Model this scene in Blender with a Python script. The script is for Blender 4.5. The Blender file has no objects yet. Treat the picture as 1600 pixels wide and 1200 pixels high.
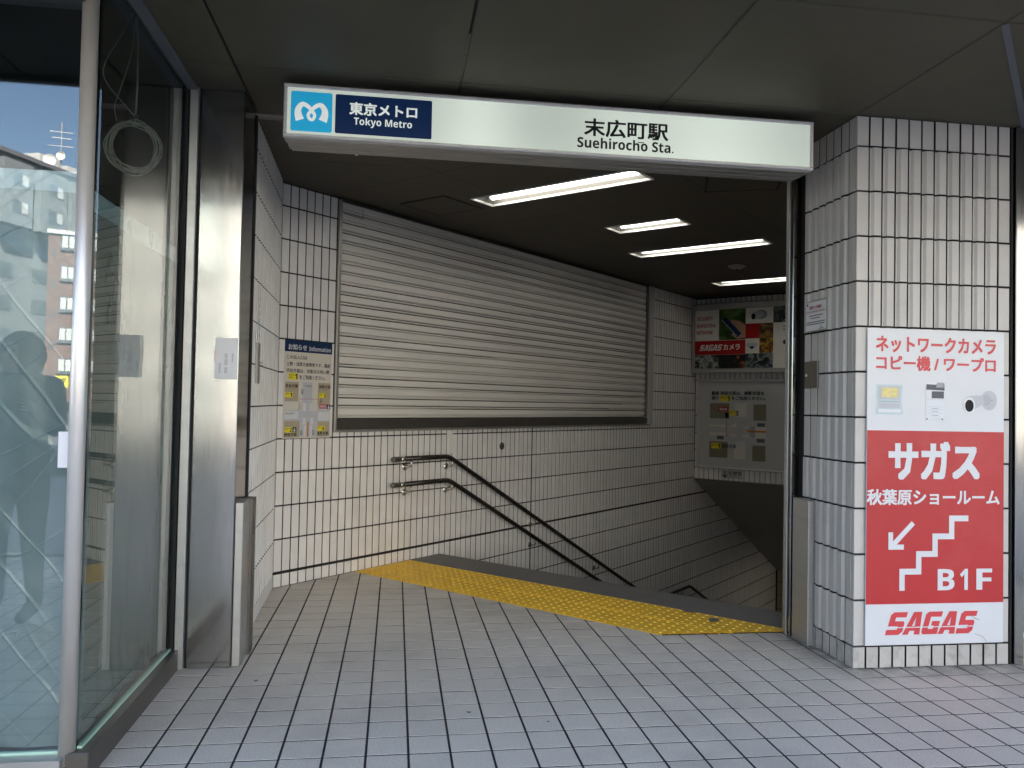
import bpy, bmesh, math, random
from mathutils import Vector, Matrix
random.seed(7)
R = math.radians
scn = bpy.context.scene
COL = scn.collection

# ------------------------------------------------------------------ camera, sky, sun, exposure
CAM_H = 1.326
cam_data = bpy.data.cameras.new('camera')
cam = bpy.data.objects.new('camera', cam_data)
COL.objects.link(cam)
scn.camera = cam
cam_data.sensor_width = 36.0
cam_data.lens = 1245.0 / 1600.0 * 36.0
cam_data.clip_start = 0.05
cam_data.clip_end = 500.0
_y, _p, _r = R(8.25), R(1.4), R(1.1)
_f = Vector((math.sin(_y) * math.cos(_p), math.cos(_y) * math.cos(_p), math.sin(_p)))
_rt = Vector((math.cos(_y), -math.sin(_y), 0.0))
_up = _rt.cross(_f)
_rt2 = _rt * math.cos(_r) + _up * math.sin(_r)
_up2 = -_rt * math.sin(_r) + _up * math.cos(_r)
M = Matrix((_rt2, _up2, -_f)).transposed().to_4x4()
M.translation = Vector((0, 0, CAM_H))
cam.matrix_world = M

SUN_AZ, SUN_EL = R(18), R(50)
world = bpy.data.worlds.new('World')
scn.world = world
world.use_nodes = True
wn = world.node_tree
sky = wn.nodes.new('ShaderNodeTexSky')
sky.sky_type = 'NISHITA'
sky.sun_disc = False
sky.sun_elevation = SUN_EL
sky.sun_rotation = SUN_AZ
wn.links.new(sky.outputs[0], wn.nodes['Background'].inputs[0])
wn.nodes['Background'].inputs[1].default_value = 0.055
sun_data = bpy.data.lights.new('sun', 'SUN')
sun_data.energy = 5.0
sun_data.angle = R(0.5)
sun_data.color = (1.0, 0.945, 0.86)
sun = bpy.data.objects.new('sun', sun_data)
COL.objects.link(sun)
_sd = Vector((math.sin(SUN_AZ) * math.cos(SUN_EL), math.cos(SUN_AZ) * math.cos(SUN_EL), math.sin(SUN_EL)))
sun.rotation_euler = _sd.to_track_quat('Z', 'Y').to_euler()
sun.location = (0, 10, 40)
vs = scn.view_settings
vs.view_transform = 'Standard'
vs.look = 'None'
vs.gamma = 1.0
vs.use_curve_mapping = False
EXPO = 3.6
vs.exposure = EXPO
LAMP = 2.0 ** (1.2 - EXPO)          # lamps keep their own brightness in the picture
scn.cycles.max_bounces = 10
scn.cycles.transparent_max_bounces = 16
scn.cycles.caustics_reflective = False
scn.cycles.caustics_refractive = False
scn.cycles.sample_clamp_indirect = 6.0
try:
    scn.cycles.use_denoising = True
except Exception:
    pass

# ------------------------------------------------------------------ materials
def base_mat(name):
    m = bpy.data.materials.new(name)
    m.use_nodes = True
    nt = m.node_tree
    return m, nt, nt.nodes['Principled BSDF']

def N(nt, kind, **kw):
    n = nt.nodes.new(kind)
    for k, v in kw.items():
        setattr(n, k, v)
    return n

def vmul(nt, vec, sc):
    n = N(nt, 'ShaderNodeVectorMath', operation='MULTIPLY')
    nt.links.new(vec, n.inputs[0])
    n.inputs[1].default_value = sc
    return n.outputs[0]

def noise(nt, pos, scale, detail=3.0, rough=0.55, stretch=(1, 1, 1)):
    n = N(nt, 'ShaderNodeTexNoise')
    n.inputs['Scale'].default_value = scale
    n.inputs['Detail'].default_value = detail
    n.inputs['Roughness'].default_value = rough
    nt.links.new(vmul(nt, pos, stretch), n.inputs['Vector'])
    return n.outputs['Fac']

def maprange(nt, fac, a, b, c, d):
    n = N(nt, 'ShaderNodeMapRange')
    nt.links.new(fac, n.inputs[0])
    for i, v in enumerate((a, b, c, d)):
        n.inputs[i + 1].default_value = v
    return n.outputs[0]

def mulf(nt, a, b):
    n = N(nt, 'ShaderNodeMath', operation='MULTIPLY')
    for i, s in enumerate((a, b)):
        if hasattr(s, 'is_output'):
            nt.links.new(s, n.inputs[i])
        else:
            n.inputs[i].default_value = s
    return n.outputs[0]

def colscale(nt, col, fac):
    n = N(nt, 'ShaderNodeVectorMath', operation='SCALE')
    if hasattr(col, 'is_output'):
        nt.links.new(col, n.inputs[0])
    else:
        n.inputs[0].default_value = col[:3]
    nt.links.new(fac, n.inputs['Scale'])
    return n.outputs[0]

def mixcol(nt, fac, a, b):
    n = N(nt, 'ShaderNodeMix', data_type='RGBA')
    nt.links.new(fac, n.inputs[0])
    for i, s in ((6, a), (7, b)):
        if hasattr(s, 'is_output'):
            nt.links.new(s, n.inputs[i])
        else:
            n.inputs[i].default_value = (*s[:3], 1)
    return n.outputs[2]

def bump(nt, b, h, strength, dist=0.01):
    n = N(nt, 'ShaderNodeBump')
    n.inputs['Strength'].default_value = strength
    n.inputs['Distance'].default_value = dist
    nt.links.new(h, n.inputs['Height'])
    nt.links.new(n.outputs[0], b.inputs['Normal'])

def surf(name, col, rough=0.5, metal=0.0, var=0.06, vscale=6.0, island=0.0, speck=0.0, sscale=300.0,
         stain=0.0, stain_col=(0.05, 0.045, 0.04), stscale=3.0, stretch=(1, 1, 1), bmp=0.0, bscale=200.0,
         rvar=0.0, spec=0.5, coat=0.0, bdist=0.002, st_lo=0.55, st_hi=0.8):
    m, nt, b = base_mat(name)
    geo = N(nt, 'ShaderNodeNewGeometry')
    pos = geo.outputs['Position']
    f = maprange(nt, noise(nt, pos, vscale, 4, 0.6, stretch), 0.25, 0.75, 1 - var, 1 + var)
    if island:
        f = mulf(nt, f, maprange(nt, geo.outputs['Random Per Island'], 0, 1, 1 - island, 1 + island))
        oi = N(nt, 'ShaderNodeObjectInfo')
        f = mulf(nt, f, maprange(nt, oi.outputs['Random'], 0, 1, 1 - island, 1 + island))
    if speck:
        f = mulf(nt, f, maprange(nt, noise(nt, pos, sscale, 2, 0.7), 0.3, 0.7, 1 - speck, 1 + speck))
    c = colscale(nt, col, f)
    if stain:
        s = maprange(nt, noise(nt, pos, stscale, 6, 0.65, stretch), st_lo, st_hi, 0, stain)
        c = mixcol(nt, s, c, stain_col)
    nt.links.new(c, b.inputs['Base Color'])
    b.inputs['Metallic'].default_value = metal
    b.inputs['Specular IOR Level'].default_value = spec
    if coat:
        b.inputs['Coat Weight'].default_value = coat
    if rvar:
        nt.links.new(maprange(nt, noise(nt, pos, vscale * 1.7, 4, 0.6, stretch), 0.3, 0.7, max(0.02, rough - rvar), rough + rvar), b.inputs['Roughness'])
    else:
        b.inputs['Roughness'].default_value = rough
    if bmp:
        bump(nt, b, noise(nt, pos, bscale, 3, 0.6, stretch), bmp, bdist)
    return m

def emit(name, col, strength):
    m, nt, b = base_mat(name)
    b.inputs['Base Color'].default_value = (*col, 1)
    b.inputs['Emission Color'].default_value = (*col, 1)
    b.inputs['Emission Strength'].default_value = strength
    b.inputs['Specular IOR Level'].default_value = 0.3
    b.inputs['Roughness'].default_value = 0.3
    return m

MT = {}
MT['pillar_tile'] = surf('pale grey glazed tile', (0.50, 0.477, 0.452), 0.42, island=0.035, speck=0.05, sscale=260, stain=0.25, stain_col=(0.22, 0.19, 0.16), stscale=2.2, st_lo=0.60, st_hi=0.85, bmp=0.15, bscale=350, bdist=0.001)
MT['base_tile'] = surf('grimy base tile', (0.47, 0.45, 0.42), 0.5, island=0.05, speck=0.06, stain=0.6, stain_col=(0.12, 0.10, 0.085), stscale=14, st_lo=0.5, st_hi=0.8)
MT['wall_tile'] = surf('cream white wall tile', (0.79, 0.765, 0.735), 0.32, island=0.035, speck=0.025, sscale=200, stain=0.22, stain_col=(0.30, 0.26, 0.21), stscale=1.6, st_lo=0.55, st_hi=0.85)
MT['beige_tile'] = surf('beige landing tile', (0.45, 0.36, 0.22), 0.4, island=0.05)
MT['grout'] = surf('dark joint', (0.022, 0.018, 0.018), 0.9, var=0.2, vscale=20)
MT['floor_tile'] = surf('grey speckled floor tile', (0.62, 0.57, 0.50), 0.5, var=0.05, vscale=1.3, island=0.035, speck=0.24, sscale=170, stain=0.42, stain_col=(0.16, 0.145, 0.13), stscale=1.1, st_lo=0.5, st_hi=0.78, bmp=0.12, bscale=500, bdist=0.001)
MT['floor_joint'] = surf('floor joint', (0.026, 0.023, 0.026), 0.9, var=0.2, vscale=10)
MT['yellow'] = surf('yellow tactile', (0.86, 0.515, 0.03), 0.5, var=0.10, vscale=7, speck=0.08, sscale=180, stain=0.35, stain_col=(0.22, 0.15, 0.03), stscale=6)
MT['yellow_worn'] = surf('pale worn yellow', (0.86, 0.66, 0.14), 0.45, var=0.1)
MT['nosing'] = surf('dark stone edge', (0.15, 0.142, 0.137), 0.55, speck=0.12, sscale=300, stain=0.2, stscale=5)
MT['concrete'] = surf('concrete', (0.22, 0.215, 0.205), 0.8, var=0.12, stain=0.3, stscale=1.2)
MT['asphalt'] = surf('asphalt', (0.06, 0.06, 0.062), 0.85, var=0.15, speck=0.2)
MT['paving'] = surf('pavement', (0.33, 0.325, 0.32), 0.6, var=0.1, vscale=0.7)
MT['steel'] = surf('brushed stainless', (0.37, 0.362, 0.35), 0.15, metal=1.0, var=0.03, stretch=(6, 6, 0.35), vscale=9, rvar=0.03, bmp=0.06, bscale=0.5, bdist=0.01)
MT['steel_dull'] = surf('dull stainless', (0.48, 0.475, 0.46), 0.38, metal=0.7, var=0.05, stretch=(1, 1, 6), vscale=5, rvar=0.06, stain=0.15, stscale=3)
MT['steel_dark'] = surf('dark bronze metal', (0.16, 0.145, 0.13), 0.42, metal=0.8, var=0.08, stain=0.3, stain_col=(0.3, 0.28, 0.25), stscale=7)
MT['chrome'] = surf('polished steel', (0.68, 0.66, 0.63), 0.14, metal=1.0, var=0.03)
MT['pole'] = surf('satin steel pole', (0.74, 0.70, 0.665), 0.36, metal=0.6, var=0.04, stretch=(1, 1, 0.3))
MT['alu'] = surf('aluminium frame', (0.62, 0.60, 0.60), 0.40, metal=0.35, var=0.03)
MT['alu_dark'] = surf('greyed aluminium', (0.40, 0.385, 0.36), 0.42, metal=0.7, var=0.06)
MT['slat'] = surf('cream shutter slat', (0.75, 0.72, 0.665), 0.36, var=0.05, vscale=3, stretch=(0.5, 0.5, 6), stain=0.22, stain_col=(0.36, 0.30, 0.23), stscale=1.4, st_lo=0.5, st_hi=0.85, rvar=0.06)
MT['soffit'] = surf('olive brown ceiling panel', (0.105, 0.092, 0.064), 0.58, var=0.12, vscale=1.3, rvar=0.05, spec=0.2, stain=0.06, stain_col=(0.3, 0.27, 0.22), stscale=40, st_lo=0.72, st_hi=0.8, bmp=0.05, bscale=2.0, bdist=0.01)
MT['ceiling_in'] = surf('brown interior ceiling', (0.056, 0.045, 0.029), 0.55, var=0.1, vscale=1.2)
MT['black'] = surf('black gap', (0.008, 0.008, 0.008), 0.8)
MT['dark_rail'] = surf('dark brown vinyl handrail', (0.020, 0.016, 0.013), 0.22, var=0.1)
MT['rubber'] = surf('grey sealant', (0.13, 0.135, 0.15), 0.6)
MT['white'] = surf('white print', (0.65, 0.66, 0.685), 0.35, var=0.015, stain=0.08, stain_col=(0.45, 0.42, 0.4), stscale=4)
MT['paper'] = surf('white paper', (0.70, 0.71, 0.74), 0.6, var=0.03)
MT['paper_grey'] = surf('grey print', (0.45, 0.46, 0.48), 0.6)
MT['red'] = surf('red print', (0.44, 0.021, 0.025), 0.4, var=0.05, vscale=1.5, stain=0.12, stain_col=(0.7, 0.25, 0.22), stscale=2.5)
MT['red_txt'] = surf('red lettering', (0.58, 0.05, 0.06), 0.4)
MT['deep_red'] = surf('deep red print', (0.40, 0.012, 0.012), 0.55, spec=0.18)
MT['navy'] = surf('navy print', (0.010, 0.030, 0.085), 0.55, spec=0.18)
MT['txt_black'] = surf('black lettering', (0.012, 0.012, 0.014), 0.55, spec=0.18)
MT['txt_grey'] = surf('grey lettering', (0.16, 0.15, 0.15), 0.5)
MT['cream_board'] = surf('cream board', (0.66, 0.62, 0.54), 0.55, spec=0.18, var=0.02)
MT['tan'] = surf('tan map block', (0.44, 0.37, 0.26), 0.55, spec=0.18)
MT['map_grey'] = surf('pale grey map road', (0.50, 0.50, 0.48), 0.55, spec=0.18)
MT['map_olive'] = surf('olive map block', (0.22, 0.20, 0.13), 0.55, spec=0.18)
MT['board_grey'] = surf('grey board', (0.50, 0.50, 0.48), 0.55, spec=0.18, var=0.03)
MT['label_yellow'] = surf('yellow label', (0.78, 0.66, 0.05), 0.55, spec=0.18)
MT['orange'] = surf('orange line', (0.62, 0.22, 0.04), 0.55, spec=0.18)
MT['skyblue'] = surf('pale blue plastic', (0.50, 0.60, 0.64), 0.4)
MT['dark_grey'] = surf('dark grey print', (0.13, 0.13, 0.145), 0.55, spec=0.18)
MT['light_grey'] = surf('light grey print', (0.52, 0.53, 0.56), 0.55, spec=0.18)
MT['mid_grey'] = surf('mid grey print', (0.33, 0.34, 0.37), 0.4)
MT['screen'] = surf('yellow screen print', (0.70, 0.60, 0.24), 0.4, var=0.15, vscale=90)
MT['skin_print'] = surf('hand print', (0.45, 0.27, 0.18), 0.55, spec=0.18)
MT['cable_dark'] = surf('dark cable tie', (0.06, 0.06, 0.06), 0.5)
MT['cable'] = surf('pale cable', (0.36, 0.345, 0.31), 0.5)
MT['trim_white'] = surf('white enamel', (0.78, 0.77, 0.72), 0.35)
MT['tube_low'] = emit('lit tube of the lower flight', (1.0, 0.92, 0.78), 6.5 * LAMP)
MT['reflector'] = surf('lamp reflector', (0.22, 0.21, 0.185), 0.5)
MT['dark_in'] = surf('dark interior', (0.025, 0.025, 0.024), 0.8)
MT['beige_stone'] = surf('beige stone base', (0.50, 0.40, 0.30), 0.6, speck=0.1)
MT['glass_edge'] = surf('green glass edge', (0.50, 0.74, 0.60), 0.3)
MT['tube'] = emit('lit tube', (1.0, 0.975, 0.92), 5.0 * LAMP)

def add_spots(m, scale, size, dens, col):
    nt = m.node_tree; b = nt.nodes['Principled BSDF']
    src = b.inputs['Base Color'].links[0].from_socket
    geo = N(nt, 'ShaderNodeNewGeometry')
    wob = N(nt, 'ShaderNodeTexNoise'); wob.inputs['Scale'].default_value = 45
    nt.links.new(geo.outputs['Position'], wob.inputs['Vector'])
    ad = N(nt, 'ShaderNodeVectorMath', operation='MULTIPLY_ADD')
    nt.links.new(wob.outputs['Color'], ad.inputs[0]); ad.inputs[1].default_value = (.02, .02, .02); nt.links.new(geo.outputs['Position'], ad.inputs[2])
    v = N(nt, 'ShaderNodeTexVoronoi'); v.inputs['Scale'].default_value = scale
    nt.links.new(ad.outputs[0], v.inputs['Vector'])
    sp = N(nt, 'ShaderNodeSeparateColor'); nt.links.new(v.outputs['Color'], sp.inputs[0])
    pick = maprange(nt, sp.outputs[0], dens, dens + .02, 1, 0)
    disc = maprange(nt, v.outputs['Distance'], size * .6, size, 1, 0)
    nt.links.new(mixcol(nt, mulf(nt, pick, disc), src, col), b.inputs['Base Color'])
add_spots(MT['floor_tile'], 3.2, 0.045, 0.16, (0.05, 0.045, 0.04))
add_spots(MT['floor_tile'], 9.0, 0.07, 0.05, (0.12, 0.11, 0.10))

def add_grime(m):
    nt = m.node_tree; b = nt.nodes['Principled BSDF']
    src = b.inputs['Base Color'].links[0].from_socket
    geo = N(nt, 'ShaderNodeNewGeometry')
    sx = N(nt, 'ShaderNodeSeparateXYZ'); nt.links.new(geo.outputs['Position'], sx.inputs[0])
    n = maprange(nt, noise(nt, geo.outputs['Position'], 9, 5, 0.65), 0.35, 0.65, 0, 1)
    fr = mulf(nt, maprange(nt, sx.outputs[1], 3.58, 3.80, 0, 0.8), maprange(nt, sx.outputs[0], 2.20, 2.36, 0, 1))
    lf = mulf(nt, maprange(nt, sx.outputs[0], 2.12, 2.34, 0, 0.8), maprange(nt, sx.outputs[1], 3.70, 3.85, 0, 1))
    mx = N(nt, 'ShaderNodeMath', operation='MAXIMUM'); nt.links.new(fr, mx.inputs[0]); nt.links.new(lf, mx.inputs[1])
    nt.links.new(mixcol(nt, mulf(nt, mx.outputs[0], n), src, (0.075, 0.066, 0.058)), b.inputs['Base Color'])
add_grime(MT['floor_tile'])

def photo_print(name, ramp, scale, dist=0.6):
    m, nt, b = base_mat(name)
    geo = N(nt, 'ShaderNodeNewGeometry')
    n = N(nt, 'ShaderNodeTexNoise')
    n.inputs['Scale'].default_value = scale
    n.inputs['Detail'].default_value = 2.5
    n.inputs['Distortion'].default_value = dist
    nt.links.new(geo.outputs['Position'], n.inputs['Vector'])
    r = N(nt, 'ShaderNodeValToRGB')
    cr = r.color_ramp
    while len(cr.elements) < len(ramp):
        cr.elements.new(0.5)
    for e, (p, c) in zip(cr.elements, ramp):
        e.position = p
        e.color = (*c, 1)
    nt.links.new(n.outputs['Fac'], r.inputs[0])
    nt.links.new(r.outputs[0], b.inputs['Base Color'])
    b.inputs['Roughness'].default_value = 0.5
    b.inputs['Specular IOR Level'].default_value = 0.18
    return m
MT['ph_green'] = photo_print('blurred greenery print', [(0.3, (0.01, 0.02, 0.012)), (0.5, (0.05, 0.10, 0.02)), (0.62, (0.20, 0.30, 0.10)), (0.75, (0.45, 0.50, 0.33))], 3.2)
MT['ph_night'] = photo_print('night street print', [(0.35, (0.006, 0.010, 0.012)), (0.55, (0.02, 0.02, 0.02)), (0.62, (0.16, 0.05, 0.02)), (0.72, (0.35, 0.16, 0.05))], 9)
MT['ph_cars'] = photo_print('parked cars print', [(0.35, (0.02, 0.02, 0.02)), (0.5, (0.14, 0.15, 0.14)), (0.6, (0.42, 0.44, 0.41)), (0.7, (0.06, 0.06, 0.06))], 8, 1.4)
MT['ph_fruit'] = photo_print('fruit stall print', [(0.35, (0.05, 0.03, 0.01)), (0.48, (0.30, 0.10, 0.02)), (0.56, (0.50, 0.48, 0.05)), (0.7, (0.16, 0.22, 0.04))], 11, 0.8)
MT['ph_shop'] = photo_print('goods shelf print', [(0.35, (0.02, 0.015, 0.01)), (0.5, (0.16, 0.09, 0.03)), (0.62, (0.36, 0.20, 0.05)), (0.7, (0.1, 0.06, 0.03))], 10, 0.4)
MT['ph_plant'] = photo_print('factory print', [(0.35, (0.01, 0.015, 0.015)), (0.5, (0.07, 0.09, 0.09)), (0.6, (0.30, 0.32, 0.30)), (0.68, (0.02, 0.03, 0.06))], 9, 1.0)

def sign_face():
    m, nt, b = base_mat('backlit white acrylic')
    tc = N(nt, 'ShaderNodeTexCoord')
    sx = N(nt, 'ShaderNodeSeparateXYZ')
    nt.links.new(tc.outputs['Object'], sx.inputs[0])
    tot = None
    for cx, w, a in ((0.36, 0.20, 0.62), (1.58, 0.36, 0.62), (-0.25, 0.3, 0.2), (1.08, 0.2, 0.34)):
        d = N(nt, 'ShaderNodeMath', operation='SUBTRACT')
        nt.links.new(sx.outputs[0], d.inputs[0])
        d.inputs[1].default_value = cx
        q = mulf(nt, d.outputs[0], d.outputs[0])
        e = N(nt, 'ShaderNodeMath', operation='EXPONENT')
        nt.links.new(mulf(nt, q, -1.0 / (w * w)), e.inputs[0])
        v = mulf(nt, e.outputs[0], a)
        if tot is None:
            tot = v
        else:
            s = N(nt, 'ShaderNodeMath', operation='ADD')
            nt.links.new(tot, s.inputs[0])
            nt.links.new(v, s.inputs[1])
            tot = s.outputs[0]
    st = maprange(nt, tot, 0, 1, SIGN_E, SIGN_E * 2.0)
    b.inputs['Base Color'].default_value = (0.34, 0.37, 0.33, 1)
    b.inputs['Roughness'].default_value = 0.3
    b.inputs['Emission Color'].default_value = (0.90, 1.0, 0.88, 1)
    nt.links.new(st, b.inputs['Emission Strength'])
    return m
SIGN_E = 0.16 * LAMP
MT['sign_face'] = sign_face()
MT['sign_blue'] = emit('backlit cyan', (0.015, 0.30, 0.52), 0.28 * LAMP)
MT['sign_navy'] = emit('backlit navy', (0.003, 0.016, 0.060), 0.22 * LAMP)
MT['sign_white'] = emit('backlit white print', (0.74, 0.78, 0.74), 0.22 * LAMP)

def thin_glass(name, tint, gain=1.0):
    m = bpy.data.materials.new(name)
    m.use_nodes = True
    nt = m.node_tree
    nt.nodes.clear()
    out = N(nt, 'ShaderNodeOutputMaterial')
    mix = N(nt, 'ShaderNodeMixShader')
    tr = N(nt, 'ShaderNodeBsdfTransparent')
    tr.inputs[0].default_value = (*tint, 1)
    gl = N(nt, 'ShaderNodeBsdfGlossy')
    gl.inputs['Roughness'].default_value = 0.0
    gl.inputs['Color'].default_value = (1, 1, 1, 1)
    lw = N(nt, 'ShaderNodeLayerWeight')
    lw.inputs[0].default_value = 0.5
    p = N(nt, 'ShaderNodeMath', operation='POWER')
    nt.links.new(lw.outputs['Facing'], p.inputs[0])
    p.inputs[1].default_value = 5.0
    fr = maprange(nt, p.outputs[0], 0, 1, 0.045 * gain, 1.0)
    nt.links.new(fr, mix.inputs[0])
    nt.links.new(tr.outputs[0], mix.inputs[1])
    nt.links.new(gl.outputs[0], mix.inputs[2])
    nt.links.new(mix.outputs[0], out.inputs[0])
    return m
MT['glass'] = thin_glass('shop glass', (0.90, 0.95, 0.93), 1.5)
MT['glass_coated'] = thin_glass('reflective coated shop glass', (0.90, 0.95, 0.95), 1.7)

def film_mat(name, col, alpha):
    m = bpy.data.materials.new(name)
    m.use_nodes = True
    nt = m.node_tree
    nt.nodes.clear()
    out = N(nt, 'ShaderNodeOutputMaterial')
    geo = N(nt, 'ShaderNodeNewGeometry')
    df = N(nt, 'ShaderNodeBsdfDiffuse')
    df.inputs[0].default_value = (*col, 1)
    tl = N(nt, 'ShaderNodeBsdfTranslucent')
    tl.inputs[0].default_value = (*col, 1)
    gl = N(nt, 'ShaderNodeBsdfGlossy')
    gl.inputs['Roughness'].default_value = 0.22
    tr = N(nt, 'ShaderNodeBsdfTransparent')
    tr.inputs[0].default_value = (0.93, 0.96, 0.96, 1)
    a1 = N(nt, 'ShaderNodeMixShader')
    a1.inputs[0].default_value = 0.35
    nt.links.new(df.outputs[0], a1.inputs[1])
    nt.links.new(tl.outputs[0], a1.inputs[2])
    a2 = N(nt, 'ShaderNodeMixShader')
    a2.inputs[0].default_value = 0.11
    nt.links.new(a1.outputs[0], a2.inputs[1])
    nt.links.new(gl.outputs[0], a2.inputs[2])
    a3 = N(nt, 'ShaderNodeMixShader')
    f = maprange(nt, noise(nt, geo.outputs['Position'], 2.2, 5, 0.6, (1, 1, 0.35)), 0.3, 0.75, alpha * 0.8, alpha * 1.2)
    nt.links.new(f, a3.inputs[0])
    nt.links.new(tr.outputs[0], a3.inputs[1])
    nt.links.new(a2.outputs[0], a3.inputs[2])
    def ridge(scale, stretch, w):
        mpg = N(nt, 'ShaderNodeMapping'); mpg.inputs['Rotation'].default_value = (0, R(38), R(10)); nt.links.new(geo.outputs['Position'], mpg.inputs['Vector'])
        n = noise(nt, mpg.outputs[0], scale, 0.6, 0.4, stretch)
        d = N(nt, 'ShaderNodeMath', operation='SUBTRACT'); nt.links.new(n, d.inputs[0]); d.inputs[1].default_value = 0.5
        a = N(nt, 'ShaderNodeMath', operation='ABSOLUTE'); nt.links.new(d.outputs[0], a.inputs[0])
        return maprange(nt, a.outputs[0], 0, w, 1, 0)
    add = N(nt, 'ShaderNodeMath', operation='ADD')
    r1, r2 = ridge(3.0, (2.6, 1, 0.30), 0.030), ridge(4.0, (0.35, 1.0, 2.2), 0.012)
    nt.links.new(r1, add.inputs[0]); nt.links.new(r2, add.inputs[1])
    bp = N(nt, 'ShaderNodeBump')
    bp.inputs['Strength'].default_value = 0.3
    bp.inputs['Distance'].default_value = 0.008
    nt.links.new(add.outputs[0], bp.inputs['Height'])
    for s in (df, tl, gl):
        nt.links.new(bp.outputs[0], s.inputs['Normal'])
    nt.links.new(a3.outputs[0], out.inputs[0])
    return m
MT['film'] = film_mat('cloudy plastic film', (0.46, 0.53, 0.535), 0.74)
MT['film_side'] = film_mat('greyer plastic film', (0.40, 0.425, 0.40), 0.55)
MT['film_edge'] = film_mat('folded film edge', (0.62, 0.74, 0.80), 0.8)
MT['b_grey'] = surf('grey render', (0.17, 0.185, 0.19), 0.8, var=0.06, vscale=0.3)
MT['b_brick'] = surf('red brown brick facade', (0.15, 0.088, 0.07), 0.85, var=0.12, vscale=0.8, speck=0.1, sscale=12)
MT['b_cream'] = surf('cream facade', (0.43, 0.405, 0.365), 0.8, var=0.05, vscale=0.2)
MT['b_white'] = surf('white facade', (0.50, 0.49, 0.465), 0.8, var=0.05, vscale=0.2)
MT['b_tan'] = surf('tan facade', (0.42, 0.385, 0.34), 0.8, var=0.05, vscale=0.2)
MT['b_glass'] = surf('window pane', (0.10, 0.115, 0.12), 0.12, var=0.2, vscale=0.5)
MT['b_blind'] = surf('window blind', (0.45, 0.46, 0.44), 0.6)
MT['coat'] = surf('dark coat', (0.028, 0.030, 0.036), 0.85, bmp=0.2, bscale=30)
MT['skin'] = surf('skin', (0.50, 0.33, 0.25), 0.5)
MT['hair'] = surf('black hair', (0.012, 0.011, 0.011), 0.5)

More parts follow.
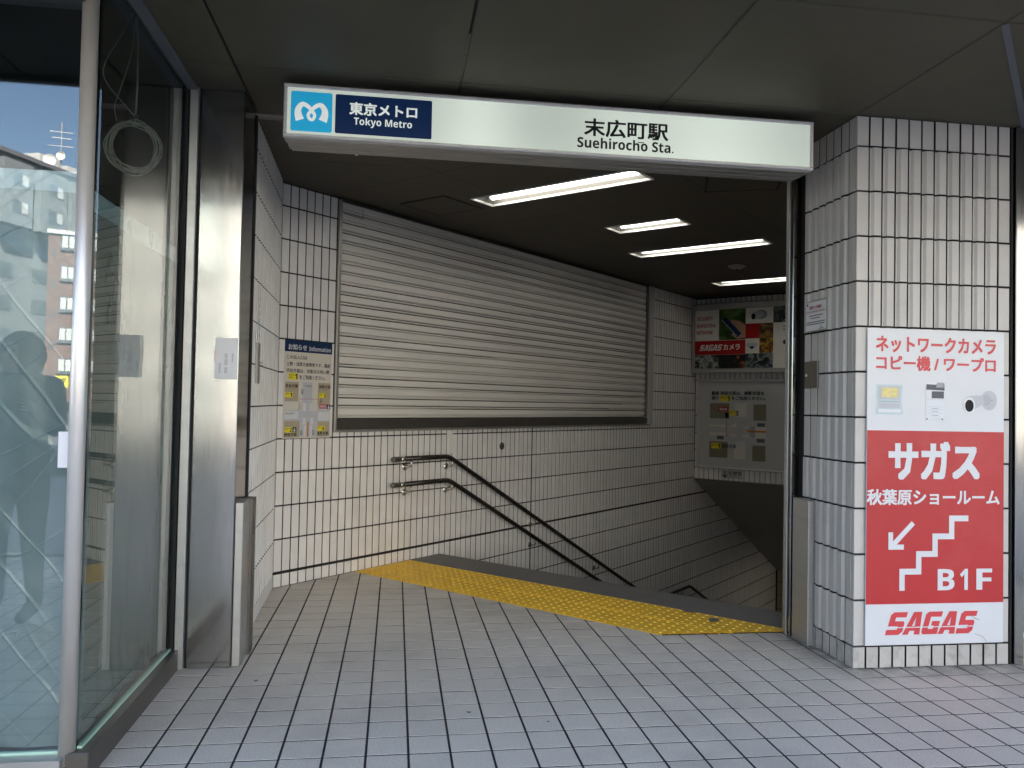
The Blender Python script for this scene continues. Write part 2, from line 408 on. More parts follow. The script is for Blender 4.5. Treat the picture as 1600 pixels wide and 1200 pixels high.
# ------------------------------------------------------------------ mesh builder
class MB:
    def __init__(s):
        s.v = []; s.f = []
    def add(s, vs, fs):
        o = len(s.v)
        s.v += [tuple(p) for p in vs]
        s.f += [tuple(i + o for i in f) for f in fs]
        return s
    def box(s, x0, x1, y0, y1, z0, z1):
        return s.add([(x0, y0, z0), (x1, y0, z0), (x1, y1, z0), (x0, y1, z0), (x0, y0, z1), (x1, y0, z1), (x1, y1, z1), (x0, y1, z1)],
                     [(0, 3, 2, 1), (4, 5, 6, 7), (0, 1, 5, 4), (1, 2, 6, 5), (2, 3, 7, 6), (3, 0, 4, 7)])
    def bbox(s, x0, x1, y0, y1, z0, z1, b=0.003, side=False):
        """box with chamfered vertical front edges and rims on the -y side"""
        vs = []
        for (y, i) in ((y1, 0), (y0 + b, 0), (y0, b)):
            vs += [(x0 + i, y, z0 + i), (x1 - i, y, z0 + i), (x1 - i, y, z1 - i), (x0 + i, y, z1 - i)]
        fs = [(0, 3, 2, 1), (8, 9, 10, 11)]
        for k in (0, 4):
            for j in range(4):
                a, b2 = k + j, k + (j + 1) % 4
                fs.append((a, b2, b2 + 4, a + 4))
        if side:
            s.side = getattr(s, 'side', set()) | set(range(len(s.f) + 2, len(s.f) + 6))
        return s.add(vs, fs)
    def quad(s, a, b, c, d):
        return s.add([a, b, c, d], [(0, 1, 2, 3)])
    def poly(s, pts, y):
        """flat polygon in the local xz plane facing -y (fan of a convex outline)"""
        return s.add([(x, y, z) for x, z in pts], [tuple(range(len(pts)))])
    def rect(s, x0, x1, z0, z1, y):
        return s.poly([(x0, z0), (x1, z0), (x1, z1), (x0, z1)], y)
    def disc(s, cx, cz, rx, rz, y, n=20):
        return s.poly([(cx + rx * math.cos(2 * math.pi * i / n), cz + rz * math.sin(2 * math.pi * i / n)) for i in range(n)], y)
    def tube(s, pts, r, n=10, caps=True):
        pts = [Vector(p) for p in pts]
        rings = []
        up = None
        for i, p in enumerate(pts):
            if i == 0: d = pts[1] - p
            elif i == len(pts) - 1: d = p - pts[i - 1]
            else: d = (pts[i + 1] - p).normalized() + (p - pts[i - 1]).normalized()
            d.normalize()
            if up is None:
                up = d.orthogonal().normalized()
            up = (up - d * up.dot(d)).normalized()
            w = d.cross(up)
            rr = r[i] if isinstance(r, (list, tuple)) else r
            rings.append([p + (up * math.cos(2 * math.pi * k / n) + w * math.sin(2 * math.pi * k / n)) * rr for k in range(n)])
        o = len(s.v)
        for g in rings: s.v += [tuple(q) for q in g]
        for i in range(len(rings) - 1):
            for k in range(n):
                a = o + i * n + k; b = o + i * n + (k + 1) % n
                s.f.append((a, b, b + n, a + n))
        if caps:
            s.f.append(tuple(o + k for k in range(n))[::-1])
            s.f.append(tuple(o + (len(rings) - 1) * n + k for k in range(n)))
        return s
    def strip(s, pts, w, y):
        """flat polyline of width w (mitred) in xz at depth y"""
        L, Rr = [], []
        P = [Vector((a, b)) for a, b in pts]
        for i, p in enumerate(P):
            ww = w[i] if isinstance(w, (list, tuple)) else w
            d0 = (p - P[i - 1]).normalized() if i else None
            d1 = (P[i + 1] - p).normalized() if i < len(P) - 1 else None
            d0 = d0 or d1; d1 = d1 or d0
            t = (d0 + d1)
            t = t.normalized() if t.length > 1e-6 else d0
            n = Vector((-t.y, t.x))
            k = ww / 2 / max(0.35, n.dot(Vector((-d0.y, d0.x))))
            L.append(p + n * k); Rr.append(p - n * k)
        o = len(s.v)
        for a, b in zip(L, Rr):
            s.v += [(a.x, y, a.y), (b.x, y, b.y)]
        for i in range(len(P) - 1):
            s.f.append((o + 2 * i, o + 2 * i + 1, o + 2 * i + 3, o + 2 * i + 2))
        return s
    def mesh(s, name, mats, smooth=False):
        me = bpy.data.meshes.new(name)
        me.from_pydata(s.v, [], s.f)
        for m in (mats if isinstance(mats, (list, tuple)) else [mats]):
            me.materials.append(MT[m])
        for i in getattr(s, 'side', ()):
            me.polygons[i].material_index = 1
        me.update()
        if smooth:
            me.polygons.foreach_set('use_smooth', [True] * len(me.polygons))
        return me
    def build(s, name, mat, parent=None, loc=(0, 0, 0), rot=0.0, smooth=False, fix=True):
        me = s.mesh(name, mat, smooth)
        if fix:
            bm = bmesh.new(); bm.from_mesh(me)
            bmesh.ops.recalc_face_normals(bm, faces=bm.faces)
            bm.to_mesh(me); bm.free()
        return link(name, me, parent, loc, rot)

def link(name, me, parent=None, loc=(0, 0, 0), rot=0.0):
    o = bpy.data.objects.new(name, me)
    COL.objects.link(o)
    o.location = loc
    o.rotation_euler = (0, 0, rot)
    if parent: o.parent = parent
    return o

def tag(o, label=None, cat=None, group=None, kind=None):
    if label: o['label'] = label
    if cat: o['category'] = cat
    if group: o['group'] = group
    if kind: o['kind'] = kind
    return o

def thing(name, label, cat, loc=(0, 0, 0), rot=0.0, group=None, kind=None):
    o = bpy.data.objects.new(name, None)
    COL.objects.link(o)
    o.empty_display_size = 0.1
    o.location = loc
    o.rotation_euler = (0, 0, rot)
    return tag(o, label, cat, group, kind)

def copy_tree(o, parent=None):
    c = o.copy(); COL.objects.link(c); c.parent = parent
    for ch in list(o.children): copy_tree(ch, c)
    return c

TEXTS = []
def text(parent, body, x0, z0, x1, z1, y, m, bold=0.0, name='lettering', shear=0.0, slant=0.0):
    """queue one line of lettering fitted to a box on the local xz plane (slant: extra rise over the width)"""
    TEXTS.append((parent, body, x0, z0, x1, z1, y, m, bold, name, shear))

def sans(s, bold=True):
    r = ''
    for ch in s:
        if 'A' <= ch <= 'Z': r += chr((0x1D5D4 if bold else 0x1D5A0) + ord(ch) - 65)
        elif 'a' <= ch <= 'z': r += chr((0x1D5EE if bold else 0x1D5BA) + ord(ch) - 97)
        elif '0' <= ch <= '9': r += chr((0x1D7EC if bold else 0x1D7E2) + ord(ch) - 48)
        else: r += ch
    return r

def flush_texts():
    obs = []
    for t in TEXTS:
        c = bpy.data.curves.new('lettering', 'FONT')
        c.body = t[1]; c.size = 1.0; c.resolution_u = 2; c.shear = t[10]
        o = bpy.data.objects.new('lettering', c)
        COL.objects.link(o)
        obs.append(o)
    dg = bpy.context.evaluated_depsgraph_get()
    dg.update()
    for t, o in zip(TEXTS, obs):
        parent, body, x0, z0, x1, z1, y, m, bold, name, shear = t
        me = bpy.data.meshes.new_from_object(o.evaluated_get(dg))
        vs = [v.co.copy() for v in me.vertices]
        fs = [tuple(p.vertices) for p in me.polygons]
        if not vs: continue
        ax, bx = min(v.x for v in vs), max(v.x for v in vs)
        ay, by = min(v.y for v in vs), max(v.y for v in vs)
        sx = (x1 - x0) / max(1e-6, bx - ax); sz = (z1 - z0) / max(1e-6, by - ay)
        mb = MB()
        offs = [(0, 0)] if not bold else [(bold * a, bold * b) for a, b in ((0, 0), (1, 0), (-1, 0), (0, .85), (0, -.85), (1, .85), (-1, .85), (1, -.85), (-1, -.85))]
        for k, (a, b) in enumerate(offs):
            mb.add([(x0 + (v.x - ax + a) * sx, y - 0.00006 * k, z0 + (v.y - ay + b) * sz) for v in vs], fs)
        mb.build(name, m, parent, fix=False)
        bpy.data.meshes.remove(me)
    for o in obs:
        cu = o.data
        bpy.data.objects.remove(o)
        bpy.data.curves.remove(cu)

# frames of the place: the stair axis runs at 45 degrees to the shop front
NC = Vector((-0.825, 5.787, 0))
DV = Vector((1, 1, 0)) / math.sqrt(2)
EV = Vector((1, -1, 0)) / math.sqrt(2)
def dw(s, t, z=0.0):
    return NC + DV * s + EV * t + Vector((0, 0, z))
def st_of(x, y):
    d = Vector((x, y, 0)) - NC
    return d.dot(DV), d.dot(EV)
A45 = R(45)
CEIL = 2.86
PY = 3.812
PX = 2.342
def in_view(p, margin=40):
    q = cam.matrix_world.inverted() @ Vector(p)
    if q.z > -0.1: return False
    x = 800 + 1245 * q.x / -q.z; y = 600 - 1245 * q.y / -q.z
    return -margin < x < 1600 + margin and -margin < y < 1200 + margin

# ------------------------------------------------------------------ ground, street
g = MB()
g.box(-60, 60, -7.8, 4.476, -0.30, -0.006)
pave = g.build('pavement', 'paving'); tag(pave, kind='structure')
rd = MB().box(-90, 90, -110, -8.0, -0.40, -0.13).build('road', 'asphalt'); tag(rd, kind='structure')
kb = MB().box(-60, 60, -8.0, -7.8, -0.30, 0.0).build('kerb', 'concrete'); tag(kb, kind='structure')

# floor of the entrance: dark joint bed with real tiles on it
fl = MB()
pts = [(-0.86, 4.476), (-0.90, 5.78), tuple(dw(0, -0.08)[:2]), tuple(dw(1.74, -0.08)[:2]), tuple(dw(1.74, 3.32)[:2]), (2.55, 4.476)]
fl.add([(x, y, -0.006) for x, y in pts] + [(x, y, -0.25) for x, y in pts],
       [tuple(range(6)), tuple(range(11, 5, -1))] + [(i, i + 6, (i + 1) % 6 + 6, (i + 1) % 6) for i in range(6)])
floor = fl.build('entrance_floor', 'floor_joint'); tag(floor, kind='structure')
bed = MB().box(-4.5, 5.0, -1.2, 4.475, -0.0058, -0.0040)
bed.build('joint_bed', 'floor_joint', floor)

FP = 0.1583
FX0, FY0 = 0.0755, 4.478
JX, JY = 0.0092, 0.0090
def clip_tile(cx, cy, planes):
    bm = bmesh.new()
    x0, x1, y0, y1 = cx - FP / 2 + JX / 2, cx + FP / 2 - JX / 2, cy - FP / 2 + JY / 2, cy + FP / 2 - JY / 2
    b = 0.0012
    vs = []
    for z, i in ((-0.0042, 0), (-b, 0), (0, b)):
        vs += [(x0 + i, y0 + i, z), (x1 - i, y0 + i, z), (x1 - i, y1 - i, z), (x0 + i, y1 - i, z)]
    V = [bm.verts.new(v) for v in vs]
    bm.faces.new(V[8:12])
    for k in (0, 4):
        for j in range(4):
            a, c = k + j, k + (j + 1) % 4
            bm.faces.new((V[a], V[c], V[c + 4], V[a + 4])).material_index = 1 if k == 0 else 0
    for co, no in planes:
        bmesh.ops.bisect_plane(bm, geom=bm.verts[:] + bm.edges[:] + bm.faces[:], plane_co=co, plane_no=no, clear_outer=True)
    return bm
tiles = []
for i in range(-27, 31):
    for j in range(0, 36):
        cx = FX0 + FP * (i + 0.5); cy = FY0 - FP * (j + 0.5)
        if cx < -1.0 and cy > 2.86: continue
        if cx > PX + 0.09 and cy > PY + 0.02: continue
        if cx < -4.3 or cx > 4.8 or cy < -1.1: continue
        tiles.append((cx, cy, None))
for i in range(-10, 20):
    for j in range(0, 20):
        cx = FX0 + FP * (i + 0.5); cy = FY0 + FP * (j + 0.5)
        s, t = st_of(cx, cy)
        r = 0.115
        if s > 0.755 + r or t < -r or cx < -0.83 - 0.08: continue
        if cx > PX + 0.05: continue
        pl = []
        if s > 0.755 - r: pl.append((dw(0.753, 0), DV))
        if t < r: pl.append((dw(0, 0.002), -EV))
        if cx < -0.83 + 0.08: pl.append((Vector((-0.826, 0, 0)), Vector((-1, 0, 0))))
        tiles.append((cx, cy, pl))
tiles.sort(key=lambda q: (0 if in_view((q[0], q[1], 0), 0) else 1, math.hypot(q[0], q[1])))
bmf = clip_tile(0, 0, [])
me_ft = bpy.data.meshes.new('floor_tile'); bmf.to_mesh(me_ft); bmf.free(); me_ft.materials.append(MT['floor_tile']); me_ft.materials.append(MT['floor_joint'])
field = MB()
npart = 0
for cx, cy, pl in tiles:
    if npart < 296 and in_view((cx, cy, 0), 0):
        dz = random.uniform(-0.0006, 0.0004)
        if not pl:
            o = link('floor_tile', me_ft, floor, (cx, cy, dz))
            o.rotation_euler = (random.uniform(-.002, .002), random.uniform(-.002, .002), 0)
        else:
            bm = clip_tile(cx, cy, pl)
            me = bpy.data.meshes.new('floor_tile'); bm.to_mesh(me); bm.free()
            if not me.polygons: continue
            me.materials.append(MT['floor_tile']); me.materials.append(MT['floor_joint'])
            link('floor_tile', me, floor)
        npart += 1
    else:
        bm = clip_tile(cx, cy, pl or [])
        bm.verts.index_update()
        dz = random.uniform(-0.0006, 0.0004)
        field.side = getattr(field, 'side', set())
        field.side.update(len(field.f) + i for i, f in enumerate(bm.faces) if f.material_index)
        field.add([(v.co.x, v.co.y, v.co.z + dz) for v in bm.verts], [tuple(v.index for v in f.verts) for f in bm.faces])
        bm.free()
o = field.build('floor_tile_field', ['floor_tile', 'floor_joint'], floor, fix=False); tag(o, kind='stuff')

# ------------------------------------------------------------------ ceiling
ceil = MB().box(-3.2, 6.5, 1.86, 2.96, CEIL + 0.012, CEIL + 0.10).box(-1.03, 6.5, 2.961, 4.42, CEIL + 0.012, CEIL + 0.10).build('ceiling', 'black'); tag(ceil, kind='structure')
xs = [-3.1, -1.81, -0.772, 0.271, 1.31, 2.335, 3.36, 4.40, 6.4]
ys = [1.87, 2.785, 3.79, 4.40]
cells = []
for a in range(len(xs) - 1):
    for b in range(len(ys) - 1):
        if xs[a] < -1.5:          # open over the shop window
            if b == 0: cells.append((xs[a], xs[a + 1], ys[0], ys[1]))
            if b == 1: cells.append((xs[a], xs[a + 1], ys[1], 2.952))
            if a == 1 and b == 1: cells.append((-1.018, xs[2], 2.953, ys[2]))
            if a == 1 and b == 2: cells.append((-1.018, xs[2], ys[2], ys[3]))
        else:
            cells.append((xs[a], xs[a + 1], ys[b], ys[b + 1]))
for x0, x1, y0, y1 in cells:
    m = MB()
    x0, x1, y0, y1 = x0 + 0.005, x1 - 0.005, y0 + 0.004, y1 - 0.004
    c = 0.004
    m.add([(x0, y0, CEIL + .012), (x1, y0, CEIL + .012), (x1, y1, CEIL + .012), (x0, y1, CEIL + .012),
           (x0, y0, CEIL + c), (x1, y0, CEIL + c), (x1, y1, CEIL + c), (x0, y1, CEIL + c),
           (x0 + c, y0 + c, CEIL), (x1 - c, y0 + c, CEIL), (x1 - c, y1 - c, CEIL), (x0 + c, y1 - c, CEIL)],
          [(8, 9, 10, 11)] + [(k + j, k + (j + 1) % 4, k + (j + 1) % 4 + 4, k + j + 4) for k in (0, 4) for j in range(4)])
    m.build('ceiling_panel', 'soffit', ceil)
# joint strip running out to the corner pier
m = MB()
for off in (0.0,):
    a = Vector((2.345, 2.80, CEIL)); b = Vector((3.30, 3.80, CEIL)); d = (b - a).normalized(); n = Vector((-d.y, d.x, 0)) * 0.014
    m.add([a + n, a - n, b - n, b + n, a + n - Vector((0, 0, .004)), a - n - Vector((0, 0, .004)), b - n - Vector((0, 0, .004)), b + n - Vector((0, 0, .004))],
          [(0, 1, 2, 3), (4, 5, 6, 7), (0, 1, 5, 4), (1, 2, 6, 5), (2, 3, 7, 6), (3, 0, 4, 7)])
m.build('sealant_strip', 'rubber', ceil)

LIGHTS = [(1.206, 1.527, 1.39, 0.27), None]
def ce(x, y): return st_of(x, y)
lights = []
for (x, y, ln) in ((1.105, 5.56, 1.39), (2.087, 6.526, 0.68), (2.86, 7.356, 1.37), (4.39, 8.96, 1.37)):
    s, t = st_of(x, y); lights.append((s, t, ln))
LW = 0.27
holes = [(s - LW / 2, s + LW / 2, t - ln / 2, t + ln / 2) for s, t, ln in lights]
def plate(s0, s1, t0, t1, holes, z0, z1):
    S = sorted(set([s0, s1] + [h for H in holes for h in H[:2]])); T = sorted(set([t0, t1] + [h for H in holes for h in H[2:]]))
    S = [q for q in S if s0 <= q <= s1]; T = [q for q in T if t0 <= q <= t1]
    m = MB()
    for i in range(len(S) - 1):
        for j in range(len(T) - 1):
            cs, ct = (S[i] + S[i + 1]) / 2, (T[j] + T[j + 1]) / 2
            if any(H[0] < cs < H[1] and H[2] < ct < H[3] for H in holes): continue
            P = [dw(S[i], T[j]), dw(S[i], T[j + 1]), dw(S[i + 1], T[j + 1]), dw(S[i + 1], T[j])]
            m.add([(p.x, p.y, z0) for p in P], [(0, 1, 2, 3)])
    return m
# interior ceiling panels laid along the stair axis
ci = MB()
P = [dw(-1.02, -0.3), dw(-1.02, 4.6), dw(11.2, 4.6), dw(11.2, -0.3)]
ci.add([(p.x, p.y, CEIL + 0.10) for p in P] + [(p.x, p.y, CEIL + 0.16) for p in P], [(0, 1, 2, 3), (4, 5, 6, 7)] + [(i, (i + 1) % 4, (i + 1) % 4 + 4, i + 4) for i in range(4)])
ceil2 = ci.build('ceiling', 'black'); tag(ceil2, kind='structure')
sj = [-1.0, 0.44, 1.86, 3.28, 4.70, 6.12, 7.6]
tj = [-0.2, 1.09, 2.40, 3.7, 4.5]
for i in range(len(sj) - 1):
    for j in range(len(tj) - 1):
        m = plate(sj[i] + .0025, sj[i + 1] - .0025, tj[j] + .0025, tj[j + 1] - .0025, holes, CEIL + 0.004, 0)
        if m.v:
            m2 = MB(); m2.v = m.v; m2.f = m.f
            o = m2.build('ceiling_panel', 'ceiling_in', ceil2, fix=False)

# lamp under the sloping soffit of the lower flight
dl = thing('ceiling_lamp', 'lit lamp box under the sloping stair soffit, hidden low behind the pillar', 'ceiling lamp', dw(9.3, 2.3, -0.81), A45, group='recessed ceiling lamps')
MB().box(-.13, .13, -.6, .6, -0.02, 0.03).build('housing', 'trim_white', dl)
MB().box(-.10, .10, -.57, .57, -0.035, -0.021).build('tube', 'tube_low', dl)

# ------------------------------------------------------------------ tiled pillar on the right
PT, RZ, Z0P = 0.0742, 0.235, 0.120
def tile_mesh(w, h, kind, mat, th=0.022):
    """vertical wall tile, front at y=0 facing -y; kind flat / relief / relief_far (ramp on the right)"""
    if kind == 'flat':
        return MB().bbox(0, w, 0, th, 0, h, 0.002, side=True).mesh('wall_tile', [mat, 'grout'])
    if kind == 'corner':
        return MB().bbox(0, w, 0, th, 0, h, 0.002).mesh('wall_tile', mat)
    prof = [(0, 0.006), (0.007, 0.006), (0.019, -0.007), (w - 0.007, -0.007), (w - 0.003, 0.006), (w, 0.006)]
    if kind == 'relief_far':
        prof = [(w - x, y) for x, y in prof][::-1]
    n = len(prof)
    vs = [(x, y, 0) for x, y in prof] + [(x, y, h) for x, y in prof] + [(0, th, 0), (w, th, 0), (0, th, h), (w, th, h)]
    fs = [(i, i + 1, n + i + 1, n + i) for i in range(n - 1)]
    a, b, c, d = 2 * n, 2 * n + 1, 2 * n + 2, 2 * n + 3
    fs += [tuple(range(n - 1, -1, -1)) + (a, b), tuple(range(n, 2 * n)) + (d, c), (a, 0, n, c), (n - 1, b, d, 2 * n - 1)]
    m = MB(); m.v = vs; m.f = fs
    m.side = set(range(n - 1, len(fs)))
    return m.mesh('wall_tile', [mat, 'grout'])
pil = thing('tiled_pillar', 'square pillar clad in vertical ribbed pale tiles with the red advert board', 'pillar', (PX, PY, 0))
MB().box(0.013, 0.905, 0.013, 0.66, 0, CEIL + 0.03).build('core', 'grout', pil)
rows = [(0.004, Z0P - 0.010)] + [(Z0P + RZ * k, Z0P + RZ * (k + 1) - 0.010) for k in range(11)] + [(Z0P + RZ * 11, CEIL - 0.004)]
cache = {}
def tile_of(w, h, kind, mat):
    k = (round(w, 4), round(h, 4), kind, mat)
    if k not in cache: cache[k] = tile_mesh(w, h, kind, mat)
    return cache[k]
for r, (za, zb) in enumerate(rows):
    for c in range(12):
        kind = 'corner' if c == 0 else 'flat' if c == 11 or r in (0, 12) else 'relief'
        mt = 'base_tile' if r == 0 else 'pillar_tile'
        w = PT - 0.0098
        o = link('wall_tile', tile_of(w, zb - za, kind, mt), pil, (c * PT + 0.001, random.uniform(-.0012, .0012), za)); o.rotation_euler = (random.uniform(-.004, .004), 0, random.uniform(-.010, .010) if c else 0)
    for c in range(8):
        # left face, local x runs from the far end to the corner
        kind = 'corner' if c == 7 else 'flat' if c == 0 or r in (0, 12) or (c < 4 and r in (6, 7)) or (c < 3 and r == 5) else 'relief_far'
        mt = 'base_tile' if r == 0 else 'pillar_tile'
        if c == 7: w = PT - 0.002 - 0.026
        else: w = PT - 0.0092
        yy = (8 - c) * PT - (0.0 if c < 7 else 0.0)
        if yy > 0.56: continue
        o = link('wall_tile', tile_of(w, zb - za, kind, mt), pil, (random.uniform(-.001, .001), yy, za), R(-90))
MB().bbox(0.892, 0.908, 0.004, 0.05, 0, CEIL - 0.002).build('edge_joint', 'black', pil)

# ------------------------------------------------------------------ stair wall with the shutter (45 degrees)
TP, TR, TZ0 = 0.0723, 0.2363, 0.100
wall = thing('tiled_wall', 'long cream tiled wall carrying the closed roller shutter and running down the stairs', 'wall', NC, A45)
MB().box(-0.03, 11.0, 0.012, 0.22, -6.0, CEIL + 0.05).build('core', 'grout', wall)
cand = []
for c in range(0, 147):
    s0 = c * TP
    if c >= 43: s0 += 0.012
    s1 = s0 + TP - 0.0085
    for r in range(-24, 12):
        za, zb = TZ0 + TR * r + (0.011 if r == 0 else 0.005), TZ0 + TR * (r + 1) - 0.005
        if r == -1: zb -= 0.004
        zb = min(zb, CEIL - 0.004)
        sm = (s0 + s1) / 2
        fl_z = 0.0 if sm < 1.745 else max(-1.9, -(sm - 1.745) * 0.5 - 0.15) if sm < 6.9 else -1.9 - (sm - 6.9) * 0.5
        top = CEIL if sm < 7.1 else 0.31 - (sm - 7.1) * 0.511
        if zb < fl_z or za > top: continue
        if sm < 1.745: za = max(za, 0.003)
        zb = min(zb, top - 0.002)
        if zb - za < 0.02: continue
        if 0.50 < sm < 5.70:
            if zb > 1.088: zb = 1.086
            if zb - za < 0.02 or za > 1.08: continue
        cand.append((s0, s1 - s0, za, zb - za))
cand.sort(key=lambda q: (q[0] + (0 if q[2] > -0.6 else 1.5)))
wf = MB()
for k, (s0, w, za, h) in enumerate(cand):
    if k < 298:
        link('wall_tile', tile_of(w, h, 'flat', 'wall_tile'), wall, (s0 + 0.003, random.uniform(-.0008, .0008), za)).rotation_euler = (random.uniform(-.004, .004), 0, random.uniform(-.008, .008))
    else:
        wf.bbox(s0 + 0.003, s0 + 0.003 + w, 0, 0.02, za, za + h, 0.002, side=True)
o = wf.build('wall_tile_field', ['wall_tile', 'grout'], wall, fix=False); tag(o, kind='stuff')

# short side wall of the recess
nang = math.atan2(5.787 - 4.44, -0.825 + 0.79)
side = thing('tiled_wall', 'short cream tiled side wall between the steel column and the notice', 'wall', (-0.79, 4.44, 0), nang)
Ls = math.hypot(5.787 - 4.44, 0.035)
MB().box(0, Ls + 0.10, 0.012, 0.20, 0, CEIL + 0.05).build('core', 'grout', side)
n = 18
pw = (Ls - 0.004) / n
wf = MB()
for c in range(n):
    for r in range(-1, 12):
        za, zb = TZ0 + TR * r + (0.010 if r == 0 else 0.004), min(TZ0 + TR * (r + 1) - 0.004, CEIL - 0.004)
        za = max(za, 0.003)
        w = pw - 0.006
        x0 = c * pw + 0.002
        me = tile_of(w, zb - za, 'relief_far' if (c not in (0, n - 1) and r >= 0) else 'flat', 'wall_tile')
        wf.side = getattr(wf, 'side', set()) | set(len(wf.f) + i for i, p in enumerate(me.polygons) if p.material_index)
        wf.add([(v.co.x + x0, v.co.y, v.co.z + za) for v in me.vertices], [tuple(p.vertices) for p in me.polygons])
o = wf.build('wall_tile_field', ['wall_tile', 'grout'], side, fix=False); tag(o, kind='stuff')

# ------------------------------------------------------------------ end wall, stair soffit, stair walls, steps
endw = thing('tiled_wall', 'end wall over the stairs holding the advert box and the map board', 'wall', dw(7.1, 0), -A45)
MB().box(-0.05, 3.4, 0.012, 0.2, 0.315, CEIL + 0.05).build('core', 'grout', endw)
wf = MB()
k = 0
for c in range(46):
    for za, zb in ((0.325, 0.475), (0.482, 0.72), (0.728, 0.96), (0.968, 1.2), (1.208, 1.44), (1.448, 1.70), (1.708, 1.83), (1.84, 2.07), (2.08, 2.31), (2.32, 2.55), (2.56, 2.75), (2.758, 2.85)):
        x0 = c * TP + 0.003
        if za < 0.4 or za > 2.75 or 1.7 < za < 1.84:
            link('wall_tile', tile_of(TP - 0.0075, zb - za, 'flat', 'wall_tile'), endw, (x0, 0, za))
        else:
            wf.bbox(x0, x0 + TP - 0.0075, 0, 0.02, za, zb, 0.002, side=True)
o = wf.build('wall_tile_field', ['wall_tile', 'grout'], endw, fix=False); tag(o, kind='stuff')
MB().box(-0.02, 3.3, -0.006, 0.02, 0.296, 0.318).build('edge_trim', 'steel_dark', endw)
# sloping soffit
so = MB()
P = [dw(7.11, -0.05, 0.305), dw(7.11, 3.3, 0.305), dw(10.75, 3.3, -1.555), dw(10.75, -0.05, -1.555)]
so.add(P + [p + Vector((0, 0, 0.15)) for p in P], [(0, 1, 2, 3), (7, 6, 5, 4)] + [(i, (i + 1) % 4, (i + 1) % 4 + 4, i + 4) for i in range(4)])
MT['soffit_grey'] = surf('grey painted stair soffit', (0.34, 0.33, 0.305), 0.6)
o = so.build('stair_soffit', 'soffit_grey'); tag(o, 'sloping dark grey underside above the lower stair flight', 'soffit')
lw = thing('tiled_wall', 'beige tiled wall at the foot of the stairs', 'wall', dw(10.7, 0), -A45)
MB().box(-0.1, 3.4, 0.012, 0.2, -6.0, -1.3).build('core', 'grout', lw)
wf = MB()
for c in range(40):
    for r in range(18):
        wf.bbox(c * 0.0735 + 0.004, c * 0.0735 + 0.068, 0, 0.02, -1.50 - 0.235 * (r + 1) + 0.008, -1.50 - 0.235 * r, 0.002, side=True)
o = wf.build('wall_tile_field', ['beige_tile', 'grout'], lw, fix=False); tag(o, kind='stuff')
rw = thing('tiled_wall', 'cream tiled right hand wall of the stairwell behind the pillar', 'wall', dw(0, 3.22), R(-135))
MB().box(-11.0, -1.42, 0.012, 0.2, -6.0, CEIL + 0.05).build('core', 'grout', rw)
wf = MB()
for c in range(20, 100):
    for r in range(-9, 12):
        za, zb = TZ0 + TR * r + 0.004, min(TZ0 + TR * (r + 1) - 0.004, CEIL - 0.004)
        if zb < -(c * TP - 1.745) * 0.5: continue
        wf.bbox(-c * TP - TP + 0.0075, -c * TP, 0, 0.02, za, zb, 0.002)
o = wf.build('wall_tile_field', 'wall_tile', rw, fix=False); tag(o, kind='stuff')
stairs = thing('staircase', 'stone steps going down behind the yellow tactile strip', 'stairs', NC, A45)
for k in range(12):
    z = -0.155 * (k + 1)
    x = 1.745 + 0.30 * k
    MB().bbox(x, x + 0.32 if k < 11 else 6.9, -3.22, 0.0, z - 0.2, z, 0.004).build('step', 'nosing', stairs)
for k in range(14):
    z = -1.86 - 0.155 * (k + 1)
    x = 6.9 + 0.30 * k
    MB().bbox(x, x + 0.32, -3.22, 0.0, z - 0.2, z, 0.004).build('step', 'nosing', stairs)

